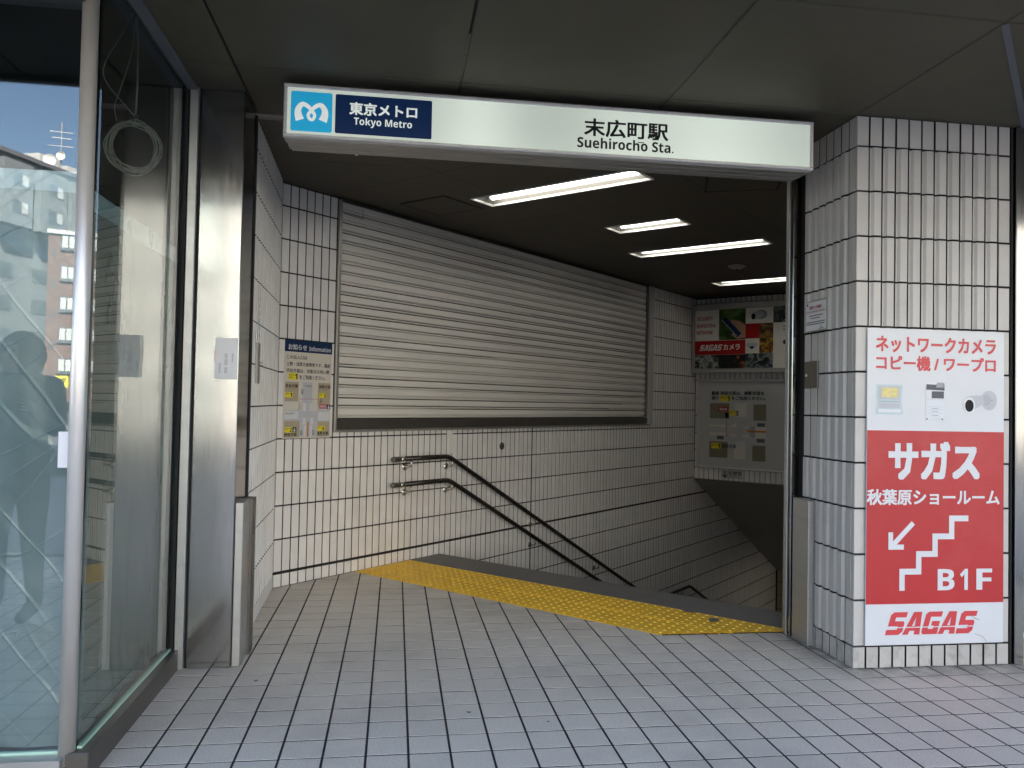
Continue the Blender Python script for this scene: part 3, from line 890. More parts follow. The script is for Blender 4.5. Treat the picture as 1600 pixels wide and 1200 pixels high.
# stone nosing and yellow tactile strip
ns = thing('stair_edge_stone', 'dark grey stone edging along the top of the stairs', 'edging', NC, A45)
for k in range(3):
    y0 = -3.20 + k * 1.068
    MB().add(*(lambda b: (b.v, b.f))(MB().box(1.372, 1.745, y0 + 0.002, y0 + 1.066, -0.12, 0.0015))).build('stone_slab', 'nosing', ns)
tact = thing('tactile_paving', 'yellow studded warning strip along the top of the stairs', 'tactile paving', (0, 0, 0))
def tact_tile(s0, t0, clip):
    bm = bmesh.new()
    m = MB()
    w = 0.2975
    b = 0.003
    ps = [(0, 0), (w, 0), (w, w), (0, w)]
    pi_ = [(b, b), (w - b, b), (w - b, w - b), (b, w - b)]
    m.add([(x, y, -0.004) for x, y in ps] + [(x, y, 0.0) for x, y in ps] + [(x, y, 0.0025) for x, y in pi_],
          [(8, 9, 10, 11)] + [(k + j, k + (j + 1) % 4, k + (j + 1) % 4 + 4, k + j + 4) for k in (0, 4) for j in range(4)])
    nb = len(m.f)
    for i in range(5):
        for j in range(5):
            cx, cy = w * (i + .5) / 5, w * (j + .5) / 5
            rings = [(0.0115, 0.0022), (0.0095, 0.0065), (0.006, 0.0078)]
            vs = [(cx + r * math.cos(a * math.pi / 4), cy + r * math.sin(a * math.pi / 4), z) for r, z in rings for a in range(8)]
            fs = [(k * 8 + a, k * 8 + (a + 1) % 8, k * 8 + 8 + (a + 1) % 8, k * 8 + 8 + a) for k in (0, 1) for a in range(8)] + [tuple(range(16, 24))]
            m.add(vs, fs)
    V = []
    for x, y, z in m.v:
        V.append(bm.verts.new(dw(s0 + x, t0 + y, z)))
    for k, f in enumerate(m.f):
        fc = bm.faces.new([V[i] for i in f])
        if k >= nb and (len(f) == 8 or ((k - nb) % 17) >= 8): fc.material_index = 1
    if clip:
        bmesh.ops.bisect_plane(bm, geom=bm.verts[:] + bm.edges[:] + bm.faces[:], plane_co=Vector((0, 4.482, 0)), plane_no=Vector((0, -1, 0)), clear_outer=True)
    bmesh.ops.recalc_face_normals(bm, faces=bm.faces)
    me = bpy.data.meshes.new('tactile_tile'); bm.to_mesh(me); bm.free()
    me.materials.append(MT['yellow']); me.materials.append(MT['yellow_worn'])
    return me
for i in range(2):
    for j in range(-1, 11):
        s0, t0 = 0.762 + 0.305 * i, 0.135 + 0.302 * j
        ymin = dw(s0, t0 + 0.3).y
        if j == -1:
            pass
        me = tact_tile(s0, t0, ymin < 4.49)
        if j == -1:
            bm = bmesh.new(); bm.from_mesh(me)
            bmesh.ops.bisect_plane(bm, geom=bm.verts[:] + bm.edges[:] + bm.faces[:], plane_co=dw(0, 0.003), plane_no=-EV, clear_outer=True)
            bm.to_mesh(me); bm.free()
        if len(me.polygons) > 2:
            link('tactile_tile', me, tact)
for s, t, a, b in ((1.25, 2.72, .05, .035), (1.33, 2.52, .022, .045)):
    m = MB()
    pts = [dw(s + a * math.cos(q * .7) * random.uniform(.7, 1.1), t + b * math.sin(q * .7) * random.uniform(.7, 1.1), 0.0086) for q in range(9)]
    m.add(pts, [tuple(range(9))]); m.build('worn_patch', 'nosing', tact)

# ------------------------------------------------------------------ roller shutter on the stair wall
sh = thing('roller_shutter', 'closed cream roller shutter over the counter in the stair wall', 'roller shutter', NC, A45)
S0, S1 = 0.535, 5.535
NS = 21
SPZ = (2.842 - 1.190) / NS
prof = [(-0.004, 0.0), (-0.0125, 0.004), (-0.0125, 0.0125), (-0.006, 0.0145), (0.012, 0.0150), (0.012, 0.0210), (-0.007, 0.0216), (-0.0115, 0.026), (-0.0125, 0.045), (-0.010, SPZ - 0.0080), (0.012, SPZ - 0.0070), (0.012, SPZ)]
m = MB()
n = len(prof)
m.add([(S0, y, z) for y, z in prof] + [(S1, y, z) for y, z in prof], [(i, i + 1, n + i + 1, n + i) for i in range(n - 1)])
me_sl = m.mesh('slat', 'slat')
for k in range(NS):
    link('slat', me_sl, sh, (0, random.uniform(-.0015, .0015), 1.190 + SPZ * k)).rotation_euler = (random.uniform(-.012, .012), 0, random.uniform(-.0004, .0004))
MB().bbox(S0 - 0.02, S1 + 0.13, -0.026, 0.012, 1.104, 1.184, 0.004).build('bottom_rail', 'steel_dark', sh)
MB().bbox(S0 - 0.03, S1 + 0.16, -0.020, 0.012, 1.082, 1.103, 0.003).build('sill', 'alu_dark', sh)
MB().bbox(S0 - 0.030, S0, -0.022, 0.012, 1.095, CEIL - 0.012, 0.003).build('guide_rail', 'alu_dark', sh)
MB().bbox(S1, S1 + 0.055, -0.022, 0.012, 1.1905, CEIL - 0.012, 0.003).build('guide_rail', 'steel_dark', sh)
MB().bbox(S1 + 0.056, S1 + 0.165, -0.050, 0.012, 1.1, CEIL - 0.012, 0.004).build('side_frame', 'alu', sh)
MB().bbox(S0, S1, -0.012, 0.012, 2.844, CEIL - 0.002, 0.003).build('lintel', 'steel_dark', sh)
MB().box(S0 - 0.034, S0 - 0.0305, -0.004, 0.012, 1.09, CEIL - 0.01).build('edge_joint', 'black', sh)
MB().strip([(S0 + 0.01, 2.752), (S0 + 0.21, 2.745), (S0 + 0.21, 2.82)], 0.005, -0.0136).build('box_outline', 'steel_dark', sh)

# conduit cover, round caps
o = MB().bbox(1.816, 1.872, -0.014, 0.01, 0.87, 1.074, 0.004).build('conduit_cover', 'trim_white', None, NC, A45)
tag(o, 'narrow white cover strip under the shutter sill above the handrail bend', 'cover')
def rosette(s, z, r, y0=-0.006):
    m = MB(); nn = 16
    for y, rr in ((0.004, r), (y0 * 0.5, r), (y0, r * 0.8)):
        m.v += [(s + rr * math.cos(2 * math.pi * k / nn), y, z + rr * math.sin(2 * math.pi * k / nn)) for k in range(nn)]
    for q in (0, 1):
        m.f += [(q * nn + k, q * nn + (k + 1) % nn, (q + 1) * nn + (k + 1) % nn, (q + 1) * nn + k) for k in range(nn)]
    m.f.append(tuple(range(2 * nn, 3 * nn)))
    return m
o = rosette(2.607, 0.914, 0.036).build('blank_cap', 'steel_dark', None, NC, A45)
tag(o, 'round dark cap plate on the tiles under the shutter', 'cap')

# ------------------------------------------------------------------ handrails
def handrail(label, zoff, pts, mounts):
    h = thing('handrail', label, 'handrail', NC, A45, group='handrails along the stairs')
    T = -0.070
    p = [(s, T, z) for s, z in pts]
    # rounded bends
    def rnd(ps, k=0.04):
        out = [Vector(ps[0])]
        for i in range(1, len(ps) - 1):
            a, b, c = Vector(ps[i - 1]), Vector(ps[i]), Vector(ps[i + 1])
            out += [b + (a - b).normalized() * k, b + (a - b).normalized() * k * .3 + (c - b).normalized() * k * .3, b + (c - b).normalized() * k]
        return out + [Vector(ps[-1])]
    q = rnd(p)
    MB().tube([q[0] + Vector((0.115, 0, 0))] + q[1:], 0.0205, 14).build('grip', 'dark_rail', h, smooth=True)
    MB().tube([q[0] + Vector((0.075, 0, 0)), q[0] + Vector((0.115, 0, 0))], 0.0212, 14).build('collar', 'chrome', h, smooth=True)
    MB().tube([q[0] + Vector((-0.02, 0, 0)), q[0] + Vector((-0.016, 0, 0)), q[0], q[0] + Vector((0.075, 0, 0))], [0.008, 0.016, 0.0212, 0.0212], 14).build('end_cap', 'steel_dark', h, smooth=True)
    for s, zr in mounts:
        z = zr - 0.074
        b = rosette(s, z, 0.029, -0.009).build('bracket', 'chrome', h, smooth=False)
        MB().tube([(s, -0.004, z), (s, -0.045, z), (s + .004, -0.064, z + 0.010), (s + .006, T, z + 0.026), (s + .006, T, zr - 0.014)], 0.0085, 8).build('arm', 'chrome', b, smooth=True)
    return h
SL = -0.50
def zl(s, s0, z0): return z0 + SL * (s - s0)
handrail('upper dark handrail with steel brackets on the tiled stair wall', 0,
         [(1.085, 0.856), (1.754, 0.854), (5.75, zl(5.75, 1.754, 0.854)), (6.85, zl(5.75, 1.754, 0.854)), (8.8, zl(5.75, 1.754, 0.854) - 0.98)],
         [(1.285, 0.856), (1.80, 0.835), (3.10, zl(3.10, 1.754, .854)), (4.36, zl(4.36, 1.754, .854)), (5.6, zl(5.6, 1.754, .854)), (6.6, zl(5.75, 1.754, .854))])
handrail('lower dark handrail with steel brackets on the tiled stair wall', 0,
         [(1.085, 0.647), (1.760, 0.648), (5.75, zl(5.75, 1.76, 0.648)), (6.85, zl(5.75, 1.76, 0.648)), (8.8, zl(5.75, 1.76, 0.648) - 0.98)],
         [(1.285, 0.647), (1.80, 0.630), (3.10, zl(3.10, 1.76, .648)), (4.36, zl(4.36, 1.76, .648)), (5.6, zl(5.6, 1.76, .648))])
for lab, s0, z0 in (('upper steel handrail end curling out behind the pillar', 1.70, 0.86), ('lower steel handrail end curling out behind the pillar', 1.70, 0.645)):
    h = thing('handrail', lab, 'handrail', NC, A45, group='handrails along the stairs')
    t = -3.02
    MB().tube([(s0 + .02, -3.2, z0 - .10), (s0 + .02, t - .06, z0 - .085), (s0, t - .02, z0 - .03), (s0 - .01, t, z0), (s0 + .05, t - .02, z0 + .005), (s0 + .30, t - .06, z0), (s0 + 3.5, t - .09, z0 - 1.6)], 0.018, 12).build('grip', 'chrome', h, smooth=True)
    MB().tube([(s0 + .22, -3.2, z0 - .08), (s0 + .22, t - .06, z0 - .07), (s0 + .24, t - .055, z0 - .015)], 0.008, 8).build('bracket', 'chrome', h, smooth=True)

# ------------------------------------------------------------------ information notice on the tiled wall (local x from its left edge, z up)
def board(name, label, cat, loc, rot, w, h, th, mat, group=None):
    t = thing(name, label, cat, loc, rot, group)
    MB().bbox(0, w, -th, 0, 0, h, 0.001).build('backing_board', mat, t)
    return t
pw_, ph_ = 0.43, 0.705
inf = board('information_notice', 'white station notice with navy heading and exit map on the tiled wall', 'notice', dw(0.045, 0.0, 1.045), A45, pw_, ph_, 0.006, 'cream_board')
yb = -0.0075
def U(u): return u * pw_
def Vv(v): return (1 - v) * ph_
def pr(b, u0, v0, u1, v1, mat, y=yb, name='print_block', par=None):
    return MB().rect(U(u0), U(u1), Vv(v1), Vv(v0), y).build(name, mat, b, fix=False)
pr(inf, 0, 0, 1, .118, 'navy', name='heading_band')
text(inf, 'お知らせ', U(.07), Vv(.098), U(.45), Vv(.040), yb - .001, 'white', .022)
text(inf, sans('Information'), U(.50), Vv(.098), U(.965), Vv(.050), yb - .001, 'white')
text(inf, 'この出入口は', U(.04), Vv(.192), U(.46), Vv(.152), yb, 'txt_black', .012)
text(inf, '上野・浅草方面専用です。銀座', U(.04), Vv(.262), U(.96), Vv(.222), yb, 'txt_black', .012)
text(inf, '渋谷方面は、交差点の向い側', U(.04), Vv(.330), U(.94), Vv(.288), yb, 'txt_black', .012)
pr(inf, .085, .335, .285, .402, 'label_yellow', name='exit_label')
text(inf, '出口', U(.10), Vv(.362), U(.19), Vv(.340), yb - .001, 'txt_black')
text(inf, 'Exit', U(.10), Vv(.388), U(.17), Vv(.368), yb - .001, 'txt_black')
text(inf, sans('1'), U(.215), Vv(.394), U(.265), Vv(.342), yb - .001, 'txt_black')
text(inf, 'をご利用ください。', U(.31), Vv(.396), U(.86), Vv(.352), yb, 'txt_black', .012)
pr(inf, .02, .425, .97, .985, 'light_grey', name='map_ground')
ym = yb - .001
for (u0, v0, u1, v1, mt) in ((.02, .425, .29, .62, 'tan'), (.30, .425, .38, .70, 'cream_board'), (.58, .425, .70, .72, 'cream_board'), (.71, .425, .97, .66, 'tan'),
                              (.02, .63, .34, .71, 'cream_board'), (.02, .72, .30, .80, 'white'), (.40, .64, .46, .72, 'white'), (.54, .64, .60, .72, 'white'),
                              (.72, .73, .97, .82, 'white'), (.02, .82, .33, .985, 'tan'), (.72, .83, .97, .985, 'tan'), (.40, .79, .46, .86, 'white'), (.56, .79, .62, .86, 'white'), (.42, .87, .47, .985, 'white'), (.55, .87, .60, .985, 'white'),
                              (.495, .83, .525, .985, 'orange')):
    pr(inf, u0, v0, u1, v1, mt, ym, 'map_block')
yt = ym - .001
for u, v, num, way in ((.02, .53, '1', 'r'), (.73, .53, '3', 'r'), (.03, .885, '2', 'r'), (.71, .875, '4', 'r')):
    pr(inf, u, v, u + .16, v + .052, 'label_yellow', yt, 'exit_label')
    text(inf, '出口', U(u + .01), Vv(v + .024), U(u + .075), Vv(v + .006), yt - .001, 'txt_black')
    text(inf, sans(num), U(u + .105), Vv(v + .047), U(u + .145), Vv(v + .006), yt - .001, 'txt_black')
for u, v, s in ((.025, .448, '渋谷方面'), (.725, .448, '浅草方面'), (.025, .942, '渋谷方面'), (.70, .935, '浅草方面')):
    text(inf, s, U(u), Vv(v + .034), U(u + .25), Vv(v), yt, 'txt_black', .02)
    text(inf, 'for Shibuya' if '渋' in s else 'for Asakusa', U(u), Vv(v + .050), U(u + .20), Vv(v + .038), yt, 'txt_grey')
text(inf, '中央通り', U(.43), Vv(.475), U(.58), Vv(.452), yt, 'txt_grey')
text(inf, '蔵前橋通り', U(.03), Vv(.755), U(.23), Vv(.735), yt, 'txt_grey')
for k in range(12):
    pr(inf, .31 + k * .034, .594, .325 + k * .034, .602, 'red_txt', yt, 'route_dash')
pr(inf, .745, .648, .90, .694, 'red_txt', yt, 'here_label')
text(inf, '現在地', U(.76), Vv(.686), U(.885), Vv(.656), yt - .001, 'white', .02)
for u, v in ((.905, .65), (.19, .885)):
    pr(inf, u, v, u + .08, v + .05, 'navy', yt, 'lift_symbol')
    MB().disc(U(u + .04), Vv(v + .014), .005, .005, yt - .001, 10).rect(U(u + .022), U(u + .058), Vv(v + .045), Vv(v + .022), yt - .0011).build('lift_figure', 'white', inf, fix=False)
for u, v in ((.345, .50), (.75, .59), (.345, .92), (.60, .92)):
    for q in range(4):
        pr(inf, u, v + q * .013, u + .05, v + q * .013 + .007, 'txt_grey', yt, 'crossing_bar')

# ------------------------------------------------------------------ end wall: advert box, map board, small arrow sign
adv = thing('advert_light_box', 'framed advert panel of red, white and photo squares high on the end wall', 'advert', dw(6.95, 0), -A45)
AX0, AX1, AZ0, AZ1 = 0.004, 1.62, 1.80, 2.755
MB().box(AX0 + .004, AX1, 0.004, 0.145, AZ0 + .004, AZ1 - .004).build('housing', 'alu_dark', adv)
for n_, (a, b, c, d) in {'l': (AX0, AX0 + .05, AZ0, AZ1), 'r': (AX1 - .05, AX1, AZ0, AZ1), 't': (AX0 + .05, AX1 - .05, AZ1 - .085, AZ1), 'b': (AX0 + .05, AX1 - .05, AZ0, AZ0 + .06)}.items():
    MB().bbox(a, b, -0.02, 0.004, c, d, 0.006).build('frame_bar', 'alu_dark', adv)
MT['ad_white'] = surf('advert white print', (0.80, 0.77, 0.69), 0.55, spec=0.18)
def ar(t0, t1, z0, z1, mat, y=-0.001, name='print_block'):
    return MB().rect(t0, t1, z0, z1, y).build(name, mat, adv, fix=False)
ar(AX0 + .05, AX1 - .05, AZ0 + .06, AZ1 - .085, 'ad_white', 0.001, 'panel')
ar(.054, .40, 2.25, 2.655, 'ad_white')
for s, z in (('SECURITY', 2.53), ('MARKETING', 2.43), ('NETWORK', 2.335)):
    text(adv, sans(s), .078, z, .078 + (.235 if s == 'SECURITY' else .275 if s == 'MARKETING' else .235), z + .05, -.003, 'deep_red')
ar(.40, .775, 2.25, 2.672, 'ph_green', name='photo_print')
MB().poly([(.40, 2.25), (.60, 2.25), (.52, 2.37), (.40, 2.52)], -.002).build('photo_highlight', 'ph_green', adv, fix=False)
MB().poly([(.66, 2.26), (.775, 2.27), (.775, 2.44), (.70, 2.50), (.58, 2.53), (.56, 2.49), (.66, 2.40), (.58, 2.32)], -.003).build('hand_print', 'skin_print', adv, fix=False)
MB().poly([(.66, 2.28), (.72, 2.33), (.50, 2.56), (.43, 2.53)], -.004).build('phone_print', 'navy', adv, fix=False)
MB().strip([(.655, 2.30), (.44, 2.53)], .012, -.005).build('phone_edge', 'mid_grey', adv, fix=False)
ar(.775, 1.15, 2.46, 2.672, 'ad_white')
MB().disc(.985, 2.575, .085, .062, -.003).build('camera_base_print', 'mid_grey', adv, fix=False)
MB().poly([(.86, 2.52), (.93, 2.51), (1.02, 2.56), (1.02, 2.61), (.93, 2.62), (.86, 2.60)], -.004).build('camera_body_print', 'light_grey', adv, fix=False)
MB().disc(.882, 2.553, .030, .040, -.005).build('camera_lens_print', 'txt_black', adv, fix=False)
ar(1.15, 1.38, 2.46, 2.672, 'ph_plant', name='photo_print')
ar(.775, .965, 2.26, 2.46, 'deep_red')
ar(.965, 1.15, 2.26, 2.46, 'ph_shop', name='photo_print')
ar(.054, .775, 2.052, 2.245, 'deep_red', -.0015, 'red_band')
text(adv, 'カメラ', .47, 2.115, .70, 2.19, -.003, 'ad_white', .035)
ar(.775, .965, 2.06, 2.26, 'ad_white')
MB().poly([(.80, 2.20), (.93, 2.20), (.945, 2.165), (.90, 2.125), (.83, 2.125), (.785, 2.165)], -.003).build('dome_print', 'light_grey', adv, fix=False)
MB().poly([(.835, 2.155), (.895, 2.155), (.880, 2.118), (.850, 2.118)], -.004).build('dome_lens_print', 'txt_black', adv, fix=False)
ar(.965, 1.15, 2.06, 2.26, 'ph_fruit', name='photo_print')
ar(.054, .40, 1.862, 2.05, 'ph_cars', name='photo_print')
ar(.40, .775, 1.862, 2.05, 'ph_night', name='photo_print')
ar(.775, 1.15, 1.862, 2.058, 'ph_plant', name='photo_print')
MB().rect(1.28, 1.31, 2.40, 2.41, -.003).rect(1.28, 1.31, 2.36, 2.37, -.003).disc(1.30, 2.20, .02, .03, -.003).build('side_mark', 'txt_black', adv, fix=False)

def sagas(parent, x0, z0, w, h, y, mat, cut=True, name='logo_lettering'):
    """heavy slanted five letter word mark built from flat polygons, cut by a thin line"""
    k = 0.30
    def sl(pts): return [(x0 + (px + pz * k * h / w * 5.6) * w / 5.6, z0 + pz * h) for px, pz in pts]
    S = [[(0.0, 0), (.80, 0), (.80, .2), (0.0, .2)], [(.62, .2), (.86, .2), (.86, .58), (.62, .42)], [(.02, .42), (.86, .40), (.86, .58), (.02, .60)], [(.02, .58), (.26, .58), (.26, .82), (.02, .82)], [(.02, .8), (.90, .8), (.90, 1), (.12, 1)]]
    S = [[(0, 0), (.80, 0), (.98, .14), (.98, .23), (0, .23)], [(.62, .23), (.98, .23), (.98, .50), (.90, .60), (.62, .60)], [(.04, .38), (.62, .38), (.62, .60), (.04, .60)], [(.04, .60), (.38, .60), (.38, .77), (.04, .77)], [(.04, .77), (1.0, .77), (1.0, 1), (.20, 1), (.04, .88)]]
    A = [[(-.04, 0), (.30, 0), (.52, .76), (.52, 1), (.32, 1)], [(.52, .76), (.66, 0), (1.0, 0), (.80, 1), (.52, 1)], [(.34, .17), (.64, .17), (.60, .38), (.40, .38)]]
    G = [[(.12, 0), (.98, 0), (.98, .23), (.02, .23), (.02, .10)], [(.02, .23), (.36, .23), (.36, .77), (.02, .77)], [(.02, .77), (1.0, .77), (1.0, 1), (.16, 1), (.02, .88)], [(.66, .23), (.98, .23), (.98, .38), (.66, .38)], [(.50, .38), (.98, .38), (.98, .58), (.50, .58)]]
    m = MB(); i = 0
    for gi, G_ in enumerate((S, A, G, A, S)):
        for P_ in G_:
            pts = [(px + gi * 1.06, pz) for px, pz in P_]
            if cut:
                for lo, hi in ((0, .30), (.345, 1.01)):
                    q = clip_band(pts, lo, hi)
                    if len(q) > 2:
                        m.poly(sl(q), y - .00008 * (i % 3)); i += 1
            else:
                m.poly(sl(pts), y - .00008 * (i % 3)); i += 1
    return m.build(name, mat, parent, fix=False)
def clip_band(P_, lo, hi):
    def cl(P_, f):
        out = []
        for i in range(len(P_)):
            a, b = P_[i - 1], P_[i]
            fa, fb = f(a), f(b)
            if (fa >= 0) != (fb >= 0):
                t = fa / (fa - fb)
                out.append((a[0] + (b[0] - a[0]) * t, a[1] + (b[1] - a[1]) * t))
            if fb >= 0: out.append(b)
        return out
    P_ = cl(P_, lambda p: p[1] - lo)
    return cl(P_, lambda p: hi - p[1]) if P_ else P_
sagas(adv, .118, 2.108, .335, .082, -.003, 'ad_white', cut=True)

mp = thing('map_board', 'grey framed board with street map and exit numbers on the end wall', 'map board', dw(7.1, 0), -A45)
BX0, BX1, BZ0, BZ1 = 0.048, 1.52, 0.482, 1.722
MB().box(BX0 + .004, BX1 - .004, -0.03, 0.0, BZ0 + .004, BZ1 - .004).build('backing_board', 'board_grey', mp)
for a, b, c, d in ((BX0, BX0 + .035, BZ0, BZ1), (BX1 - .035, BX1, BZ0, BZ1), (BX0 + .035, BX1 - .035, BZ1 - .035, BZ1), (BX0 + .035, BX1 - .035, BZ0, BZ0 + .035)):
    MB().bbox(a, b, -0.05, 0.0, c, d, 0.005).build('frame_bar', 'alu', mp)
def zmap(px, py):
    """picture of the map: 0..1200 enlarged units to board metres"""
    return 0.237 + (px - 303) / 532 * (1.039 - 0.237) * 0.985, 1.384 - (py - 300) / 552 * (1.384 - 0.609)
def mr(x0, y0, x1, y1, mat, y=-.033, name='map_block'):
    a, b = zmap(x0, y1), zmap(x1, y0)
    return MB().rect(a[0], b[0], a[1], b[1], y).build(name, mat, mp, fix=False)
def mtx(s, x0, y0, x1, y1, mat, bold=0.0):
    a, b = zmap(x0, y1), zmap(x1, y0)
    text(mp, s, a[0], a[1], b[0], b[1], -.0365, mat, bold)
mtx('銀座 渋谷方面は、横断歩道を', 318, 180, 815, 218, 'txt_black', .025)
mtx('渡り', 318, 230, 385, 265, 'txt_black', .025)
mr(400, 222, 500, 280, 'label_yellow', name='exit_label')
mtx('出口', 405, 230, 455, 252, 'txt_black'); mtx(sans('1'), 468, 228, 494, 275, 'txt_black')
mtx('をご利用ください。', 512, 230, 828, 265, 'txt_black', .025)
for q in ((303, 300, 490, 450, 'map_olive'), (545, 300, 655, 430, 'cream_board'), (718, 305, 835, 460, 'map_olive'), (303, 455, 455, 505, 'map_grey'), (303, 535, 455, 582, 'map_grey'),
          (303, 510, 455, 530, 'cream_board'), (303, 585, 460, 618, 'cream_board'), (500, 600, 560, 620, 'cream_board'), (625, 520, 680, 535, 'cream_board'), (620, 600, 680, 625, 'cream_board'), (740, 520, 835, 628, 'cream_board'),
          (660, 555, 740, 574, 'orange'), (300, 678, 478, 835, 'map_olive'), (540, 705, 648, 840, 'cream_board'), (712, 700, 832, 850, 'map_olive')):
    mr(*q)
mr(740, 556, 835, 575, 'orange', -.0345)
mr(385, 335, 480, 378, 'deep_red', -.0345, 'here_label'); 
a, b = zmap(395, 370), zmap(470, 344); text(mp, '現在地', a[0], a[1], b[0], b[1], -.0365, 'white', .02)
mr(450, 390, 485, 440, 'txt_black', -.0345, 'lift_symbol')
mr(498, 365, 550, 420, 'label_yellow', -.0345, 'exit_label'); mtx('出口', 502, 372, 545, 392, 'txt_black'); mtx(sans('3'), 552, 370, 580, 418, 'txt_black')
mr(322, 692, 410, 746, 'label_yellow', -.0345, 'exit_label'); mtx('出口', 328, 700, 372, 722, 'txt_black'); mtx(sans('1'), 380, 698, 404, 742, 'txt_black')
mtx('渋谷方面', 425, 700, 560, 736, 'txt_black', .02)
mtx('for Shibuya', 480, 742, 545, 752, 'txt_grey')
for q in ((755, 485, 825, 520), (752, 635, 825, 670), (375, 620, 440, 655)):
    mr(*q, 'dark_grey', -.0345, 'street_label')
for k in range(6):
    mr(692, 525 + k * 17, 735, 530 + k * 17, 'dark_grey', -.0345, 'crossing_bar')
for k in range(9):
    mr(555 + k * 10, 668, 560 + k * 10, 704, 'white', -.0345, 'crossing_bar')
for k in range(10):
    mr(462, 450 + k * 18, 470, 460 + k * 18, 'deep_red', -.0345, 'route_dash')
a = zmap(500, 530); b = zmap(560, 480)
MB().poly([(a[0], a[1]), (b[0], a[1]), (b[0], b[1])], -.0345).build('map_island', 'cream_board', mp, fix=False)
dn = board('down_arrow_sign', 'small white down arrow sign under the map board', 'sign', dw(7.1, 0.398, 0.352), -A45, 0.302, 0.112, 0.005, 'map_grey')
MB().strip([(.055, .098), (.055, .018)], .012, -.0065).strip([(.022, .046), (.055, .016), (.088, .046)], .012, -.0066).build('arrow', 'txt_black', dn, fix=False)
text(dn, 'くだり', .115, .050, .285, .096, -.0065, 'txt_black', .03)
text(dn, sans('Down', 0), .125, .022, .215, .038, -.0065, 'txt_grey')

# ------------------------------------------------------------------ station sign
SY = 3.85
sg = thing('station_sign', 'long backlit white station name sign hung above the entrance', 'sign', (0, SY, 0))
SX0, SX1, SZ0, SZ1 = -0.557, 2.118, 2.566, 2.820
MB().box(SX0 + .006, SX1 - .006, 0.024, 0.205, SZ0 + 0.004, SZ1 - .02).build('housing', 'alu_dark', sg)
FB = 0.016
for a, b, c, d in ((SX0, SX1, SZ1 - FB, SZ1), (SX0, SX1, SZ0, SZ0 + FB), (SX0, SX0 + FB, SZ0 + FB, SZ1 - FB), (SX1 - FB, SX1, SZ0 + FB, SZ1 - FB)):
    MB().bbox(a, b, -0.006, 0.024, c, d, 0.004).build('frame_bar', 'alu', sg)
for k in range(3):
    MB().box(SX0 + .004 + k * .008, SX1 - .004 - k * .008, 0.026 + k * 0.058, 0.080 + k * 0.058, SZ0 - 0.003 - .0015 * k, SZ0 + 0.0035).build('underside_strip', 'alu_dark', sg)
MB().rect(SX0 + FB, SX1 - FB, SZ0 + FB, SZ1 - FB, 0.004).build('face_panel', 'sign_face', sg, fix=False)
MB().box(-0.1, 1.9, 0.08, 0.16, SZ1 - .02, CEIL + 0.01).build('hanger', 'black', sg)
def rrect(x0, x1, z0, z1, r, y):
    pts = []
    for cx, cz, a0 in ((x1 - r, z0 + r, -90), (x1 - r, z1 - r, 0), (x0 + r, z1 - r, 90), (x0 + r, z0 + r, 180)):
        pts += [(cx + r * math.cos(R(a0 + k * 22.5)), cz + r * math.sin(R(a0 + k * 22.5))) for k in range(5)]
    return MB().poly(pts, y)
rrect(-.524, -.332, 2.597, 2.787, .010, 0.0025).build('logo_panel', 'sign_blue', sg, fix=False)
rrect(-.318, .141, 2.598, 2.786, .008, 0.0025).build('name_panel', 'sign_navy', sg, fix=False)
# looped heart-shaped M emblem
cx, cz, w2, h2 = -.428, 2.692, .067, .042
pts, wd = [], []
key = [(-.70, -1.0, .40), (-.82, -.35, .33), (-.80, .30, .27), (-.56, .80, .22), (-.24, .60, .19), (.05, .05, .16), (.20, -.40, .15), (.12, -.80, .15), (0, -.90, .15), (-.12, -.80, .15), (-.20, -.40, .15), (-.05, .05, .16), (.24, .60, .19), (.56, .80, .22), (.80, .30, .27), (.82, -.35, .33), (.70, -1.0, .40)]
for i in range(len(key) - 1):
    p0, p1, p2, p3 = key[max(0, i - 1)], key[i], key[i + 1], key[min(len(key) - 1, i + 2)]
    for q in range(6):
        t = q / 6
        f = lambda k: 0.5 * (2 * p1[k] + (p2[k] - p0[k]) * t + (2 * p0[k] - 5 * p1[k] + 4 * p2[k] - p3[k]) * t * t + (3 * p1[k] - p0[k] - 3 * p2[k] + p3[k]) * t ** 3)
        pts.append((cx + f(0) * w2 * 1.12, cz + f(1) * h2)); wd.append(f(2) * w2 * 1.5)
pts.append((cx + key[-1][0] * w2 * 1.12, cz + key[-1][1] * h2)); wd.append(key[-1][2] * w2 * 1.5)
mb = MB(); h = len(pts) // 2
mb.strip(pts[:h + 1], wd[:h + 1], 0.0012); mb.strip(pts[h:], wd[h:], 0.0009)
mb.build('logo_mark', 'sign_white', sg, fix=False)
text(sg, '東京メトロ', -.250, 2.693, .068, 2.752, 0.001, 'sign_white', .030)
text(sg, sans('Tokyo Metro'), -.230, 2.633, .046, 2.681, 0.001, 'sign_white')
text(sg, '末広町駅', .900, 2.670, 1.331, 2.756, 0.002, 'txt_black', .024)
text(sg, sans('Suehirocho Sta.', True), .864, 2.608, 1.362, 2.662, 0.002, 'txt_black', .006)
MB().rect(1.176, 1.207, 2.6500, 2.6545, 0.002).build('lettering', 'txt_black', sg, fix=False)

